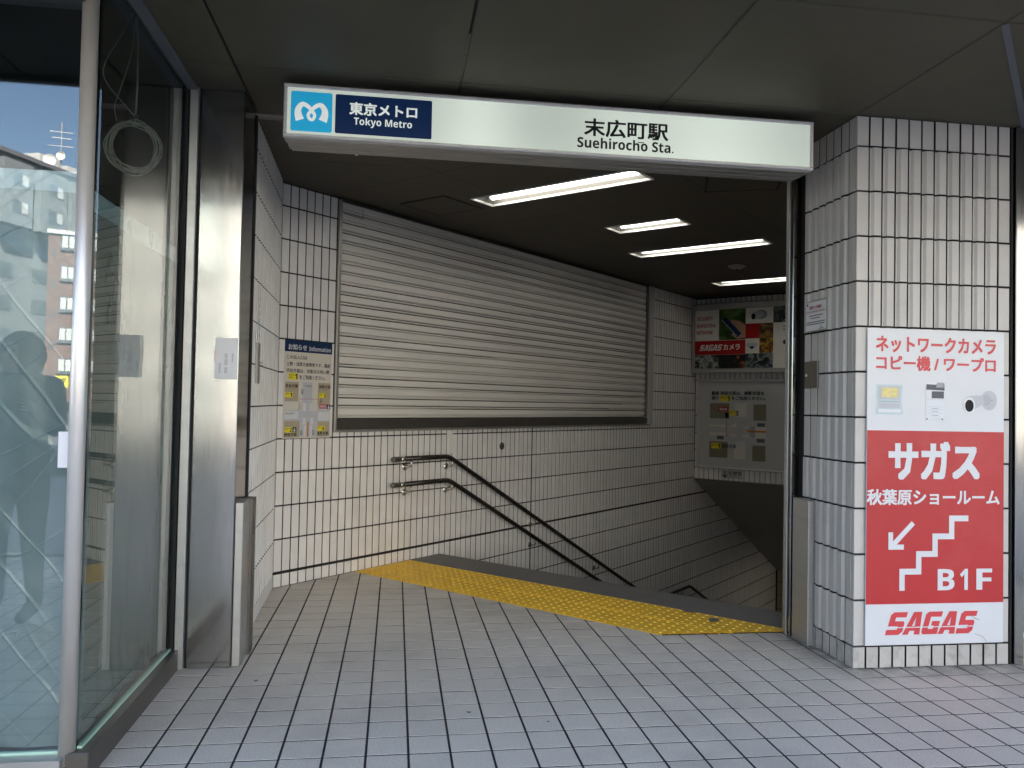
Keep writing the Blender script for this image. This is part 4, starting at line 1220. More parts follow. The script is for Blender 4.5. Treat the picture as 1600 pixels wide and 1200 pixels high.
# ------------------------------------------------------------------ lamps, hatches, detector
for i, (s, t, ln) in enumerate(lights):
    lab = ['long lit ceiling lamp nearest the sign, between hatch and sign', 'short lit ceiling lamp, second from the entrance', 'long lit ceiling lamp in the middle of the stair ceiling', 'long lit ceiling lamp farthest back beside the pillar edge'][i]
    L = thing('ceiling_lamp', lab, 'ceiling lamp', dw(s, t, CEIL), A45, group='recessed ceiling lamps')
    a, b = LW / 2, ln / 2
    for q in ((-a, -a + .012, -b, b), (a - .012, a, -b, b), (-a + .012, a - .012, -b, -b + .012), (-a + .012, a - .012, b - .012, b)):
        MB().box(q[0], q[1], q[2], q[3], -0.004, 0.012).build('trim', 'trim_white', L)
    m = MB()
    dpt = 0.085
    o_ = [(-a, -b), (a, -b), (a, b), (-a, b)]
    i_ = [(-a * .55, -b + .05), (a * .75, -b + .05), (a * .75, b - .05), (-a * .55, b - .05)]
    m.add([(x, y, 0.010) for x, y in o_] + [(x, y, dpt) for x, y in i_], [(4, 5, 6, 7)] + [(k, (k + 1) % 4, (k + 1) % 4 + 4, k + 4) for k in range(4)])
    m.build('reflector', 'reflector', L)
    MB().tube([(a * .32, -b + .07, .045), (a * .32, b - .07, .045)], 0.024, 12).build('tube', 'tube', L, smooth=True)
    for e in (-1, 1):
        MB().box(a * .32 - .018, a * .32 + .018, e * (b - .06) - .012, e * (b - .06) + .012, .03, dpt).build('lamp_holder', 'trim_white', L)
    if i == 1:
        MB().box(-a * .5, -a * .2, -b + .15, b - .15, .02, .04).build('inner_cover', 'light_grey', L)
def hatch(label, loc, rot, w, d, mat, fr, handle):
    h = thing('ceiling_hatch', label, 'ceiling hatch', loc, rot)
    MB().box(-w / 2 + fr, w / 2 - fr, -d / 2 + fr, d / 2 - fr, -0.004, 0.003).build('panel', mat, h)
    for q in ((-w / 2, w / 2, -d / 2, -d / 2 + fr * .7), (-w / 2, w / 2, d / 2 - fr * .7, d / 2), (-w / 2, -w / 2 + fr * .7, -d / 2 + fr * .7, d / 2 - fr * .7), (w / 2 - fr * .7, w / 2, -d / 2 + fr * .7, d / 2 - fr * .7)):
        MB().box(*q, -0.0035, 0.003).build('frame_bar', 'ceiling_in' if handle else 'black', h)
    if handle:
        MB().box(-.008, .008, -d / 2 + .03, -d / 2 + .045, -0.06, -0.004).build('handle', 'trim_white', h)
    return h
hatch('square flush hatch in the ceiling beside the longest lamp', (0.317, 6.232, CEIL + .004), A45, 0.46, 0.46, 'ceiling_in', 0.012, False)
hatch('framed ceiling hatch with white handle just behind the sign', (-0.27, 5.03, CEIL + .003), 0, 0.50, 0.42, 'ceiling_in', 0.03, True)
hatch('thin framed hatch in the dark ceiling near the pillar', (2.30, 5.10, CEIL + .003), R(-20), 0.50, 0.46, 'ceiling_in', 0.02, False)
sd = thing('smoke_detector', 'round grey smoke detector on the ceiling before the last lamp', 'smoke detector', (3.62, 8.16, CEIL + .004))
m = MB(); nn = 24
for z, r in ((0, .095), (-.012, .095), (-.020, .075), (-.034, .05), (-.038, .02)):
    m.v += [(r * math.cos(2 * math.pi * k / nn), r * math.sin(2 * math.pi * k / nn), z) for k in range(nn)]
for q in range(4): m.f += [(q * nn + k, q * nn + (k + 1) % nn, (q + 1) * nn + (k + 1) % nn, (q + 1) * nn + k) for k in range(nn)]
m.f.append(tuple(range(4 * nn, 5 * nn)))
m.build('body', 'alu_dark', sd)
MB().tube([(0, 0, -.036), (0, 0, -.044)], .012, 10).build('sensor', 'black', sd)
# entrance shutter slot across the ceiling
es = thing('shutter_track', 'steel shutter track across the ceiling behind the sign', 'shutter track', (0, 4.42, 0))
MB().box(-0.80, 2.36, 0.0, 0.012, CEIL - 0.012, CEIL + 0.02).build('front_lip', 'alu_dark', es)
MB().box(-0.80, 2.36, 0.034, 0.046, CEIL - 0.010, CEIL + 0.02).build('rear_lip', 'alu_dark', es)
MB().box(-0.80, 2.36, 0.0125, 0.0335, CEIL + 0.0, CEIL + 0.02).build('slot', 'black', es)

# ------------------------------------------------------------------ pillar fittings
ad = thing('advert_board', 'tall white and red advert board fixed to the front of the tiled pillar', 'advert board', (PX, PY - 0.008, 0))
def pxl(px, py):
    x = 0.0585 + (px - 1353) / (1566 - 1353) * 0.780
    return x
B0, B1, BB, BT = 0.058, 0.840, 0.122, 1.753
MB().bbox(B0, B1, -0.006, 0.0, BB, BT, 0.001).build('board', 'white', ad)
MB().rect(B0 + .0005, B1 - .0005, 0.332, 1.224, -.0072).build('red_field', 'red', ad, fix=False)
yA = -.0085
text(ad, 'ネットワークカメラ', .106, 1.632, .788, 1.712, -.0073, 'red_txt', .030)
text(ad, 'コピー機 / ワープロ', .108, 1.538, .788, 1.612, -.0073, 'red_txt', .030)
text(ad, 'サガス', .186, .978, .690, 1.162, yA, 'white', .045)
text(ad, '秋葉原ショールーム', .062, .842, .812, .920, yA, 'white', .028)
MB().strip([(.320, .748), (.190, .618)], .026, yA).build('arrow', 'white', ad, fix=False)
MB().strip([(.194, .700), (.194, .612)], .026, yA - .0001).strip([(.181, .624), (.268, .624)], .026, yA - .0002).build('arrow', 'white', ad, fix=False)
MB().strip([(.634, .771), (.5385, .771), (.5385, .678), (.4443, .678), (.4443, .5875), (.352, .5875), (.352, .4975), (.259, .4975), (.259, .400)], .030, yA).build('stair_symbol', 'white', ad, fix=False)
for ch, a, b in (('B', .461, .555), ('1', .588, .632), ('F', .683, .771)):
    text(ad, sans(ch), a, .400, b, .508, yA, 'white', .006)
sagas(ad, .166, .174, .525, .116, -.0073, 'red_txt')
# printed laptop, copier, camera
def P2(m_, mat, nm): m_.build(nm, mat, ad, fix=False)
y1, y2, y3 = -.0073, -.0079, -.0085
P2(MB().poly([(.110, 1.375), (.250, 1.375), (.256, 1.462), (.108, 1.462)], y1), 'skyblue', 'laptop_print')
P2(MB().poly([(.122, 1.385), (.240, 1.385), (.245, 1.453), (.120, 1.453)], y2), 'light_grey', 'laptop_print')
P2(MB().rect(.138, .228, 1.395, 1.445, y3), 'screen', 'laptop_screen_print')
P2(MB().poly([(.104, 1.307), (.260, 1.307), (.258, 1.330), (.248, 1.370), (.114, 1.370), (.106, 1.330)], y1), 'skyblue', 'laptop_print')
P2(MB().rect(.122, .240, 1.340, 1.364, y2), 'light_grey', 'keyboard_print')
P2(MB().rect(.120, .245, 1.318, 1.334, y2), 'paper', 'keyboard_print')
P2(MB().rect(.120, .246, 1.3712, 1.3748, y3), 'mid_grey', 'hinge_print')
P2(MB().rect(.386, .494, 1.290, 1.478, y1), 'paper', 'copier_print')
P2(MB().poly([(.388, 1.440), (.494, 1.436), (.492, 1.474), (.450, 1.474), (.446, 1.466), (.390, 1.468)], y2), 'dark_grey', 'copier_top_print')
P2(MB().rect(.420, .490, 1.395, 1.432, y2), 'dark_grey', 'copier_tray_print')
P2(MB().poly([(.445, 1.452), (.488, 1.452), (.488, 1.478), (.450, 1.478)], y3), 'mid_grey', 'copier_panel_print')
for z in (1.388, 1.350, 1.335, 1.318):
    P2(MB().rect(.390, .490, z, z + .0018, y2), 'light_grey', 'drawer_line')
for z in (1.341, 1.326, 1.304):
    P2(MB().rect(.422, .458, z, z + .003, y2), 'mid_grey', 'drawer_handle')
for x in (.394, .482):
    P2(MB().disc(x, 1.287, .005, .004, y2, 10), 'dark_grey', 'castor_print')
P2(MB().disc(.752, 1.390, .046, .052, y1, 24), 'light_grey', 'camera_base_print')
P2(MB().disc(.735, 1.392, .026, .030, y2, 20), 'paper_grey', 'camera_joint_print')
P2(MB().poly([(.618, 1.402), (.640, 1.412), (.715, 1.416), (.722, 1.372), (.665, 1.342), (.640, 1.334)], y3), 'light_grey', 'camera_body_print')
P2(MB().disc(.636, 1.362, .034, .042, y3 - .0004, 20), 'paper', 'camera_rim_print')
P2(MB().disc(.636, 1.360, .025, .032, y3 - .0008, 20), 'txt_black', 'camera_lens_print')
P2(MB().disc(.767, 1.391, .003, .003, y3, 8), 'dark_grey', 'screw_print')
P2(MB().strip([(.700, .265), (.715, .245), (.728, .242)], .0025, -.0088).strip([(.672, .172), (.700, .160), (.716, .142)], .002, -.0088).build('scratch', 'txt_grey', ad, fix=False) and MB(), 'white', 'scratch') if False else MB().strip([(.655, .268), (.675, .250), (.700, .243)], .0025, -.0080).strip([(.672, .172), (.720, .155), (.745, .125)], .002, -.0080).build('scratch', 'txt_grey', ad, fix=False)

nt_ = board('camera_notice', 'small white framed security notice on the left face of the pillar', 'notice', (PX - 0.008, 4.301, 1.764), R(-90), 0.234, 0.178, 0.005, 'alu_dark')
MB().rect(.008, .226, .008, .170, -.0062).build('sheet', 'paper', nt_, fix=False)
text(nt_, '防犯カメラ作動中', .050, .128, .178, .148, -.0072, 'deep_red', .02)
text(nt_, sans('Security Cameras in Operation'), .018, .106, .214, .120, -.0072, 'deep_red')
for z, a, b in ((.088, .044, .19), (.074, .060, .166), (.052, .016, .215), (.040, .016, .21)):
    MB().rect(a, b, z, z + .006, -.0072).build('text_line', 'txt_grey', nt_, fix=False)
MB().disc(.026, .156, .008, .008, -.0072, 12).build('emblem', 'navy', nt_, fix=False)
MB().disc(.172, .026, .006, .006, -.0072, 10).rect(.155, .200, .012, .017, -.0073).build('emblem', 'txt_grey', nt_, fix=False)
kp = thing('key_switch_plate', 'bronze metal switch plate with keyhole on the left face of the pillar', 'switch plate', (PX - 0.001, 4.312, 1.446), R(-90))
MB().bbox(0, .142, -.010, 0.004, 0, .153, .003).build('plate', 'steel_dark', kp)
MB().tube([(.030, -.009, .075), (.030, -.016, .075)], .011, 12).build('lock', 'chrome', kp)
gd = thing('corner_guard', 'steel corner guard box at the foot of the pillar left face', 'guard', (0, 0, 0))
MB().bbox(2.302, 2.340, 4.195, 4.372, 0.002, 0.812, .003).build('cover', 'steel_dull', gd)
gr = thing('guide_rail', 'full height steel shutter guide beside the pillar', 'guide rail', (0, 0, 0))
MB().bbox(2.296, 2.345, 4.388, 4.408, 0.0, CEIL - .012, .003).build('front_flange', 'steel', gr)
MB().bbox(2.305, 2.345, 4.409, 4.434, 0.0, CEIL - .012, .001).build('slot', 'black', gr)
MB().bbox(2.296, 2.400, 4.435, 4.475, 0.0, CEIL - .012, .003).build('rear_flange', 'steel_dull', gr)

# ------------------------------------------------------------------ left steel column
sc_ = thing('steel_column', 'brushed stainless steel clad column at the left of the entrance', 'column', (0, 0, 0))
MB().bbox(-0.985, -0.778, 4.10, 4.43, 0.002, CEIL - .001, .004).build('cladding', 'steel', sc_)
MB().box(-0.998, -0.9855, 4.112, 4.40, 0.002, CEIL - .002).build('edge_joint', 'black', sc_)
gg = thing('corner_guard', 'low steel guard box at the foot of the left steel column', 'guard', (0, 0, 0))
MB().bbox(-0.776, -0.738, 4.118, 4.30, 0.002, 0.808, .003).build('cover', 'steel_dull', gg)
MB().bbox(-0.772, -0.724, 4.302, 4.40, 0.002, 0.806, .003).build('rear_cover', 'steel_dark', gg)
MB().bbox(-0.790, -0.772, 4.402, 4.438, 0.0, CEIL - .012, .001).build('guide_slot', 'black', gg)
npz = thing('paper_notice', 'pale paper notice taped to the stainless steel column', 'paper notice', (-0.889, 4.099, 1.418))
m = MB()
for i in range(5):
    for j in range(5):
        m.v.append((i * .108 / 4, -.0012 - .0012 * math.sin(i * 1.3 + j * .8) ** 2, j * .206 / 4))
for i in range(4):
    for j in range(4):
        a = i * 5 + j
        m.f.append((a, a + 5, a + 6, a + 1))
m.build('sheet', 'paper', npz, fix=False)
for k, (a, b, z0, z1) in enumerate(((.046, .060, .030, .060), (.046, .060, .070, .100), (.046, .060, .104, .128), (.080, .088, .085, .130), (.020, .028, .03, .08))):
    MB().rect(a, b, z0, z1, -.0032).build('faint_text', 'light_grey', npz, fix=False)
MB().rect(-.0025, .0, .085, .150, -.003).build('red_edge', 'red_txt', npz, fix=False)
lp = thing('lock_plate', 'slim steel lock plate on the left tiled side wall', 'lock plate', (-0.79, 4.66, 1.412), nang)
MB().bbox(0, .085, -.012, 0.004, 0, .232, .003).build('plate', 'alu_dark', lp)
MB().tube([(.06, -.010, .112), (.06, -.030, .112)], .011, 12).build('knob', 'chrome', lp, smooth=True)
for k in range(6):
    MB().rect(.005 + random.uniform(0, .02), .06, .262 + k * .042, .286 + k * .042, -.0095).build('adhesive_mark', 'light_grey', lp, fix=False)

# ------------------------------------------------------------------ left shop window
sw = thing('shop_window', 'empty corner shop window with steel corner pole and plastic film inside', 'shop window', (0, 0, 0))
MB().bbox(-1.100, -1.020, 2.945, 4.10, 0.002, 0.098, .004).build('sill', 'steel_dark', sw)
MB().box(-1.070, -1.054, 2.985, 4.09, 0.098, 0.106).build('glass_seal', 'glass_edge', sw)
MB().box(-3.0, -1.100, 2.915, 2.985, 0.002, 0.088).build('sill', 'steel_dull', sw)
MB().box(-3.0, -1.118, 2.972, 2.988, 0.088, 0.097).build('glass_seal', 'glass_edge', sw)
MB().box(-1.066, -1.058, 2.985, 4.088, 0.108, CEIL - .004).build('glass_pane', 'glass', sw)
MB().box(-3.0, -1.118, 2.976, 2.984, 0.098, 2.79).build('glass_pane', 'glass_coated', sw)
MB().tube([(-1.098, 2.972, 0.052), (-1.098, 2.972, CEIL - .001)], 0.0275, 20).build('corner_pole', 'pole', sw, smooth=True)
MB().box(-1.075, -1.045, 4.088, 4.10, 0.1, 2.85).build('mullion', 'black', sw)
MB().bbox(-1.040, -0.999, 4.089, 4.12, 0.002, CEIL - .001, .003).build('mullion', 'steel_dull', sw)
MB().box(-1.072, -1.022, 2.94, 4.08, CEIL - .003, CEIL + .06).build('header', 'steel_dark', sw)
MB().box(-1.050, -1.004, 2.94, 4.08, CEIL - .016, CEIL - .0035).build('header_trim', 'rubber', sw)
MB().box(-3.0, -1.106, 2.94, 3.02, 2.705, CEIL - .001).build('header', 'steel_dark', sw)
MB().box(-3.0, -1.106, 3.0, 4.09, 0.03, 0.07).build('floor_board', 'dark_grey', sw)
MB().box(-3.0, -1.0, 4.45, 4.50, 0.0, 3.5).build('back_panel', 'dark_in', sw)
MB().box(-3.05, -3.0, 2.92, 4.50, 0.0, 3.5).build('side_panel', 'dark_in', sw)
MB().box(-1.03, -0.99, 4.13, 4.449, 0.0, 3.5).build('side_panel', 'dark_in', sw)
MB().box(-3.0, -1.0, 2.99, 4.45, 3.4, 3.45).build('top_panel', 'dark_in', sw)
MB().box(-3.0, -1.032, 2.965, 2.99, CEIL + 0.0, 3.45).build('top_panel', 'dark_in', sw)
MB().box(-1.03, -1.0, 2.99, 4.12, CEIL + .101, 3.45).build('top_panel', 'dark_in', sw)
def film(label, fn, na, nz, z0, z1, mat):
    t = thing('plastic_film', label, 'plastic film', (0, 0, 0))
    rnd = random.Random(3)
    folds = [(rnd.uniform(0, 1), rnd.uniform(-1.2, 1.2), rnd.uniform(.004, .013), rnd.uniform(.02, .05)) for _ in range(12)]
    m = MB()
    for i in range(na + 1):
        for j in range(nz + 1):
            u, v = i / na, j / nz
            d = sum(a * math.exp(-((u - c - k * (v - .5) * .4) / w) ** 2) for c, k, a, w in folds) * (1 - v * .6)
            d += .004 * math.sin(u * 23 + v * 9) * math.sin(v * 17 - u * 5)
            d += .006 * abs(math.sin(v * 15.0)) ** 12 * (1 if v < .45 else 0)
            m.v.append(fn(u, d, z0 + (z1 - z0) * v))
    for i in range(na):
        for j in range(nz):
            a = i * (nz + 1) + j
            m.f.append((a, a + nz + 1, a + nz + 2, a + 1))
    m.build('sheet', mat, t, smooth=True, fix=False)
    m = MB()
    for i in range(na + 1):
        u = i / na
        m.v.append(fn(u, -.002, z1 - .075 + .006 * math.sin(u * 9))); m.v.append(fn(u, -.002, z1 + .002))
    m.f = [(2 * i, 2 * i + 2, 2 * i + 3, 2 * i + 1) for i in range(na)]
    m.build('taped_edge', 'film_edge', t, smooth=True, fix=False)
    return t
film('cloudy plastic film hung behind the front pane left of the pole', lambda u, d, z: (-2.98 + 1.84 * u, 3.005 + d, z), 70, 60, 0.10, 2.115, 'film')
film('cloudy plastic film hung behind the side pane right of the pole', lambda u, d, z: (-1.085 - d, 3.02 + 1.05 * u, z), 60, 60, 0.11, 2.055, 'film_side')
o = MB().box(-1.158, -1.122, 2.970, 2.973, 1.073, 1.198).build('paper_slip', 'paper', None)
tag(o, 'pale blue paper slip stuck on the glass beside the steel pole', 'paper slip')
# cable coil hanging inside
cc = thing('cable_coil', 'coil of pale cable hanging from the ceiling inside the shop window', 'cable coil', (-1.285, 4.05, 2.535), R(17))
rnd = random.Random(11)
for k in range(10):
    rx, rz = 0.112 * rnd.uniform(.84, 1.16), 0.122 * rnd.uniform(.80, 1.12)
    ox, oz, ph = rnd.uniform(-.012, .016), rnd.uniform(-.03, .004), rnd.uniform(-.5, .5)
    pts = []
    for q in range(41):
        a = 2 * math.pi * q / 40
        w_ = (1 - math.sin(a)) * .5
        pts.append((rx * math.cos(a) * (1 + .05 * math.sin(2 * a + ph)) + ox * w_, rnd.uniform(-.004, .004) + .012 * math.sin(a + k), rz * math.sin(a) + oz * w_ + .006 * math.sin(3 * a + k)))
    MB().tube(pts, 0.0026, 6, caps=False).build('loop', 'cable', cc, smooth=True)
MB().tube([(-.008, 0, .118), (.016, 0, .150)], 0.012, 8).build('binding', 'cable_dark', cc)
MB().tube([(.006, 0, .14), (.010, 0, .30), (.008, 0, .50), (-.005, 0, .70)], 0.0045, 6).build('strand', 'cable', cc, smooth=True)
def smooth_pts(P, n=8):
    out = []
    for i in range(len(P) - 1):
        p0, p1, p2, p3 = [Vector(P[max(0, min(len(P) - 1, i + d))]) for d in (-1, 0, 1, 2)]
        for q in range(n):
            t = q / n
            out.append(0.5 * (2 * p1 + (p2 - p0) * t + (2 * p0 - 5 * p1 + 4 * p2 - p3) * t * t + (3 * p1 - p0 - 3 * p2 + p3) * t ** 3))
    return out + [Vector(P[-1])]
MB().tube(smooth_pts([(.004, 0, .145), (-.05, 0, .20), (-.125, 0, .29), (-.135, 0, .37), (-.07, 0, .52), (-.01, 0, .66), (0, 0, .72)]), 0.0030, 6).build('strand', 'cable', cc, smooth=True)
MB().tube(smooth_pts([(-.075, 0, .11), (-.085, 0, .18), (-.06, 0, .28), (-.02, 0, .45), (-.002, 0, .70)]), 0.0026, 6).build('strand', 'cable', cc, smooth=True)

# ------------------------------------------------------------------ right shop front beyond the pillar
rs = thing('shop_window', 'glazed shop front with steel jamb at the right of the tiled pillar', 'shop window', (0, 0, 0))
MB().bbox(3.254, 3.306, 3.800, 3.90, 0.002, CEIL - .001, .004).build('jamb', 'steel', rs)
MB().box(3.307, 6.5, 3.825, 3.833, 0.155, 2.79).build('glass_pane', 'glass', rs)
MB().bbox(3.307, 6.5, 3.800, 3.90, 0.002, 0.140, .004).build('base', 'beige_stone', rs)
MB().box(3.307, 6.5, 3.815, 3.845, 0.140, 0.155).build('glass_seal', 'glass_edge', rs)
MB().box(3.307, 6.5, 3.80, 3.88, 2.79, CEIL - .001).build('header', 'steel_dark', rs)
MB().box(3.26, 6.5, 4.3, 4.35, 0, CEIL).build('back_panel', 'dark_in', rs)
film('cloudy plastic film behind the shop pane right of the pillar', lambda u, d, z: (3.31 + 3.0 * u, 3.86 + d, z), 60, 40, 0.15, 2.3, 'film')

# ------------------------------------------------------------------ building above and beside
up = thing('building', 'upper storeys of the station building above the entrance canopy', 'building', (0, 0, 0))
MB().box(-14, 32, 1.87, 16, CEIL + 0.62, 26).build('wall', 'b_tan', up)
MB().box(-14, 32, 1.83, 1.87, CEIL - 0.03, CEIL + 0.9).build('fascia', 'steel_dark', up)
MB().box(-14, -3.06, 2.93, 3.1, 0, CEIL + 0.17).build('wall', 'b_tan', up)
MB().box(6.51, 32, 3.8, 3.95, 0, CEIL + 0.17).build('wall', 'b_tan', up)
MB().box(-14, -3.2, 1.87, 3.0, CEIL + .05, CEIL + 0.17).build('soffit', 'soffit', up)
MB().box(6.5, 32, 1.87, 3.9, CEIL + .05, CEIL + 0.17).build('soffit', 'soffit', up)

# ------------------------------------------------------------------ across the street, seen in the panes
gb = thing('building', 'grey office building with projecting window bays mirrored in the left pane', 'building', (-31.9, -81.8, 0), R(0))
fd = Vector((-35.76 + 32.96, -71.15 + 78.86, 0)).normalized()      # facade runs from far end towards the near end
ga = math.atan2(fd.y, fd.x)
gb.rotation_euler = (0, 0, ga)
# local x runs along the facade to the near end, +y is away from the viewer side
sgn = 1 if (Matrix.Rotation(ga, 3, 'Z') @ Vector((0, -1, 0))).dot(Vector((0, 0, 0)) - Vector((-32, -76, 0))) > 0 else -1
def gy(d): return -sgn * d
def gbox(m, x0, x1, d0, d1, z0, z1):
    a, b = sorted((gy(d0), gy(d1)))
    return m.box(x0, x1, a, b, z0, z1)
gbox(MB(), 0, 45, -20, 0, 0, 23.2).build('wall', 'b_grey', gb)
gbox(MB(), -0.2, 45.2, -20.2, 0.3, 23.2, 23.6).build('roof', 'dark_grey', gb)
def bay(x0, x1, zs, zb, zt):
    b = gbox(MB(), x0, x1, 0.005, 1.3, zb, zt).build('bay', 'b_grey', gb)
    for z in zs:
        f = gbox(MB(), x0 + .5, x0 + 2.3, 1.305, 1.34, z, z + 1.15).build('window', 'b_glass', gb)
        gbox(MB(), x0 + .6, x0 + 1.3, 1.345, 1.355, z + .08, z + 1.07).build('blind', 'b_blind', f)
for k, x0 in enumerate((0.6, 4.6, 8.8, 13.2, 17.6, 22.0)):
    bay(x0, x0 + 3.3, (20.2, 17.7), 16.6, 22.4)
    f = gbox(MB(), x0 + 1.2, x0 + 2.8, 0.005, 0.05, 14.9, 16.0).build('window', 'b_glass', gb)
    for z in (3, 6, 9, 12):
        gbox(MB(), x0 + .8, x0 + 2.6, 0.005, 0.05, z, z + 1.3).build('window', 'b_glass', gb)
gbox(MB(), 2.4, 5.2, -4, -1.5, 23.6, 25.0).build('roof_box', 'b_white', gb)
gbox(MB(), -0.2, 1.6, -4, -1.5, 23.6, 24.8).build('roof_box', 'b_white', gb)
an = thing('rooftop_antenna', 'thin antenna mast with two white dishes on the grey roof', 'antenna', (-33.2, -77.6, 23.6))
MB().tube([(0, 0, 0), (0, 0, 4.6)], .06, 6).build('mast', 'alu_dark', an)
for z, w in ((3.6, 1.0), (3.0, .8), (2.2, 1.1)):
    MB().tube([(-w, .2, z), (w, -.2, z)], .035, 5).build('crossbar', 'alu_dark', an)
for x, z, r in ((-.9, .7, .62), (.1, 1.2, .42)):
    m = MB(); nn = 16
    for y, rr in ((0.15, .05), (0.2, r * .6), (0.34, r)):
        m.v += [(x + rr * math.cos(2 * math.pi * k / nn), y, z + rr * math.sin(2 * math.pi * k / nn)) for k in range(nn)]
    m.f = [(q * nn + k, q * nn + (k + 1) % nn, (q + 1) * nn + (k + 1) % nn, (q + 1) * nn + k) for q in (0, 1) for k in range(nn)] + [tuple(range(nn))]
    m.build('dish', 'trim_white', an)

bb = thing('building', 'red brown brick building mirrored beside the steel pole', 'building', (-29.40, -66.1, 0), math.atan2(-67.28 + 66.3, -26.84 + 29.38))
sy = 1 if (Matrix.Rotation(bb.rotation_euler.z, 3, 'Z') @ Vector((0, 1, 0))).dot(Vector((29, 66, 0))) > 0 else -1
def bbox_(m, x0, x1, d0, d1, z0, z1):
    a, b = sorted((sy * d0, sy * d1)); return m.box(x0, x1, a, b, z0, z1)
bbox_(MB(), 0, 12, -6, 0, 0, 15.0).build('wall', 'b_brick', bb)
bbox_(MB(), -.1, 12.1, -6.1, .15, 15.0, 15.35).build('roof', 'b_white', bb)
for k in range(5):
    z = 3.25 + 2.63 * k
    for x in (0.95, 3.4, 6.0, 8.6):
        w_ = bbox_(MB(), x, x + 1.1, 0.005, .06, z, z + 1.2).build('window', 'b_glass', bb)
        bbox_(MB(), x + .08, x + .5, 0.065, .07, z + .1, z + 1.1).build('pane', 'b_blind', w_)
        bbox_(MB(), x + .6, x + 1.02, 0.065, .07, z + .1, z + 1.1).build('pane', 'b_blind', w_)
        bbox_(MB(), x - .05, x + 1.15, 0.005, .16, z - .14, z - .01).build('sill', 'dark_grey', bb)
    bbox_(MB(), .36, .58, 0.005, .05, z - .7, z - .1).build('window', 'b_glass', bb)
ysn = thing('shop_sign', 'yellow shop sign with dark letters at the foot of the brick building', 'sign', (-27.95, -64.75, 1.95))
MB().box(0, .95, -.3, 0, 0, .95).build('panel', 'label_yellow', ysn)
MB().strip([(.25, .75), (.35, .30), (.5, .70), (.52, .25)], .09, .006).build('lettering', 'txt_black', ysn, fix=False)
MB().strip([(.62, .8), (.62, .25), (.80, .8)], .09, .006).build('lettering', 'txt_black', ysn, fix=False)
wsn = thing('wall_sign', 'stack of small white name plates on the far building edge', 'sign', (-29.05, -64.3, 3.6))
for k in range(4):
    MB().box(0, .5, -.05, .0, k * .37, k * .37 + .31).build('plate', 'label_yellow' if k == 0 else 'trim_white', wsn)

row = [(-13.2, 1.5, 24, 'b_cream', 'tall cream building across the street facing the entrance'), (2.0, 14, 19, 'b_white', 'white building across the street facing the entrance'),
       (14.5, 30, 27, 'b_tan', 'tan building across the street to the right'), (30.5, 48, 22, 'b_cream', 'cream building across the street at the far right')]
for x0, x1, hh, mt, lab in row:
    b_ = thing('building', lab, 'building', (x0, -38, 0))
    MB().box(0, x1 - x0, -12, 0, -0.15, hh).build('wall', mt, b_)
    MB().box(-.1, x1 - x0 + .1, -12.1, .2, hh, hh + .4).build('roof', 'concrete', b_)
    for k in range(int(hh / 3.2)):
        MB().box(.8, x1 - x0 - .8, 0.004, .05, 1.0 + 3.2 * k, 2.6 + 3.2 * k).build('window', 'b_glass', b_)
b_ = thing('building', 'pale building far down the side street at the left', 'building', (-70, -62, 0))
MB().box(0, 22, -12, 0, -.15, 25).build('wall', 'b_white', b_)
for k in range(7):
    MB().box(.8, 21, 0.004, .05, 1.0 + 3.2 * k, 2.6 + 3.2 * k).build('window', 'b_glass', b_)

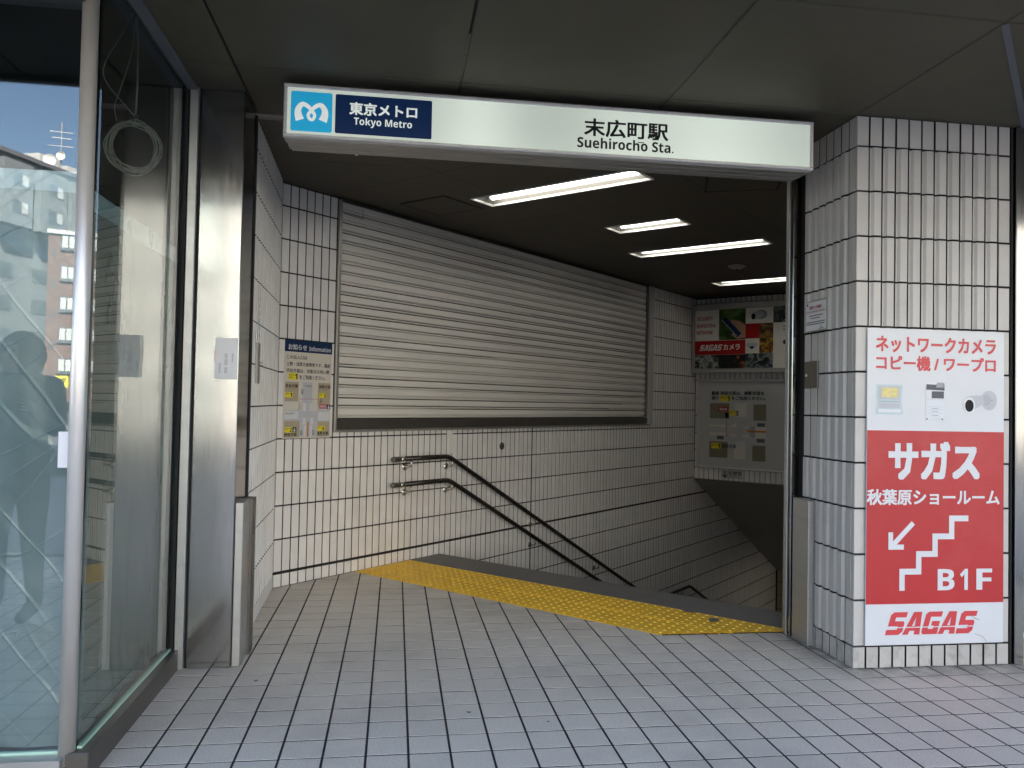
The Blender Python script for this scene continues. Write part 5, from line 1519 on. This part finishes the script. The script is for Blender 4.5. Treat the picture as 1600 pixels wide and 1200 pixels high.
# ------------------------------------------------------------------ passer-by mirrored in the pane
def person(loc, rot):
    root = thing('person', 'person in a dark hooded coat standing by the shop window', 'person', loc, rot)
    J = {'hip': (0, 0, .92, .15), 'waist': (0, 0, 1.08, .145), 'chest': (0, -.01, 1.28, .165), 'neck': (0, -.01, 1.44, .06), 'head0': (0, .0, 1.52, .072), 'head': (0, .01, 1.58, .088), 'head1': (0, .01, 1.64, .062)}
    edges = [('hip', 'waist'), ('waist', 'chest'), ('chest', 'neck'), ('neck', 'head0'), ('head0', 'head'), ('head', 'head1')]
    for s, n_ in ((-1, 'l'), (1, 'r')):
        J['th' + n_] = (s * .10, 0, .82, .105); J['kn' + n_] = (s * .11, .01, .48, .068); J['an' + n_] = (s * .12, -.02, .09, .045); J['ft' + n_] = (s * .13, .15, .035, .035)
        J['sh' + n_] = (s * .20, -.01, 1.37, .075); J['el' + n_] = (s * .27, -.02 if s < 0 else .06, 1.10, .052); J['wr' + n_] = (s * .25, .05 if s < 0 else .24, .86 if s < 0 else 1.24, .036)
        edges += [('hip', 'th' + n_), ('th' + n_, 'kn' + n_), ('kn' + n_, 'an' + n_), ('an' + n_, 'ft' + n_), ('chest', 'sh' + n_), ('sh' + n_, 'el' + n_), ('el' + n_, 'wr' + n_)]
        wx, wy, wz, _ = J['wr' + n_]
        for q in range(4):
            a = 'f%s%d' % (n_, q)
            dx = (q - 1.5) * .018
            if s < 0:
                J[a + 'a'] = (wx + .0, wy + dx, wz - .09, .010); J[a + 'b'] = (wx + .012, wy + dx + .01, wz - .13 - (.012 if q in (1, 2) else 0), .009)
            else:
                J[a + 'a'] = (wx - .02, wy + .06, wz + .02 + dx, .010); J[a + 'b'] = (wx - .05, wy + .08, wz + .03 + dx, .009)
            edges += [('wr' + n_, a + 'a'), (a + 'a', a + 'b')]
        J['t' + n_] = (wx - s * .02, wy + .035, wz - .05 if s < 0 else wz + .05, .010); edges.append(('wr' + n_, 't' + n_))
    names = list(J)
    me = bpy.data.meshes.new('body')
    me.from_pydata([J[k][:3] for k in names], [(names.index(a), names.index(b)) for a, b in edges], [])
    o = link('body', me, root)
    me.materials.append(MT['coat'])
    o.modifiers.new('skin', 'SKIN')
    sv = me.skin_vertices[0].data
    for i, k in enumerate(names):
        sv[i].radius = (J[k][3], J[k][3] * (.8 if k in ('hip', 'waist', 'chest') else 1))
    sv[names.index('hip')].use_root = True
    sb = o.modifiers.new('sub', 'SUBSURF'); sb.levels = 2; sb.render_levels = 2
    # hood, face
    m = MB(); nn = 16
    for k in range(9):
        a = math.pi * k / 8
        m.v += [(.125 * math.sin(a) * math.cos(2 * math.pi * q / nn), -.015 + .135 * math.sin(a) * math.sin(2 * math.pi * q / nn), 1.555 + .150 * math.cos(a)) for q in range(nn)]
    for k in range(8):
        for q in range(nn):
            if 2 < q < 6 and 2 < k < 6: continue
            m.f.append((k * nn + q, k * nn + (q + 1) % nn, (k + 1) * nn + (q + 1) % nn, (k + 1) * nn + q))
    m.build('hood', 'coat', root, smooth=True)
    m = MB()
    for k in range(7):
        a = math.pi * k / 6
        m.v += [(.078 * math.sin(a) * math.cos(2 * math.pi * q / 12), .035 + .085 * math.sin(a) * math.sin(2 * math.pi * q / 12), 1.56 + .115 * math.cos(a)) for q in range(12)]
    m.f = [(k * 12 + q, k * 12 + (q + 1) % 12, (k + 1) * 12 + (q + 1) % 12, (k + 1) * 12 + q) for k in range(6) for q in range(12)]
    fc = m.build('face', 'skin', root, smooth=True)
    MB().tube([(0, .118, 1.585), (0, .138, 1.545), (0, .120, 1.535)], [.008, .014, .008], 8).build('nose', 'skin', fc, smooth=True)
    for s in (-1, 1): MB().disc(s * .03, 1.578, .011, .006, .113, 8).build('eye', 'hair', fc, fix=False)
    MB().box(-.025, .025, .108, .118, 1.502, 1.510).build('mouth', 'red_txt', fc)
    return root
person((-2.2, .88, 0), R(10))

flush_texts()
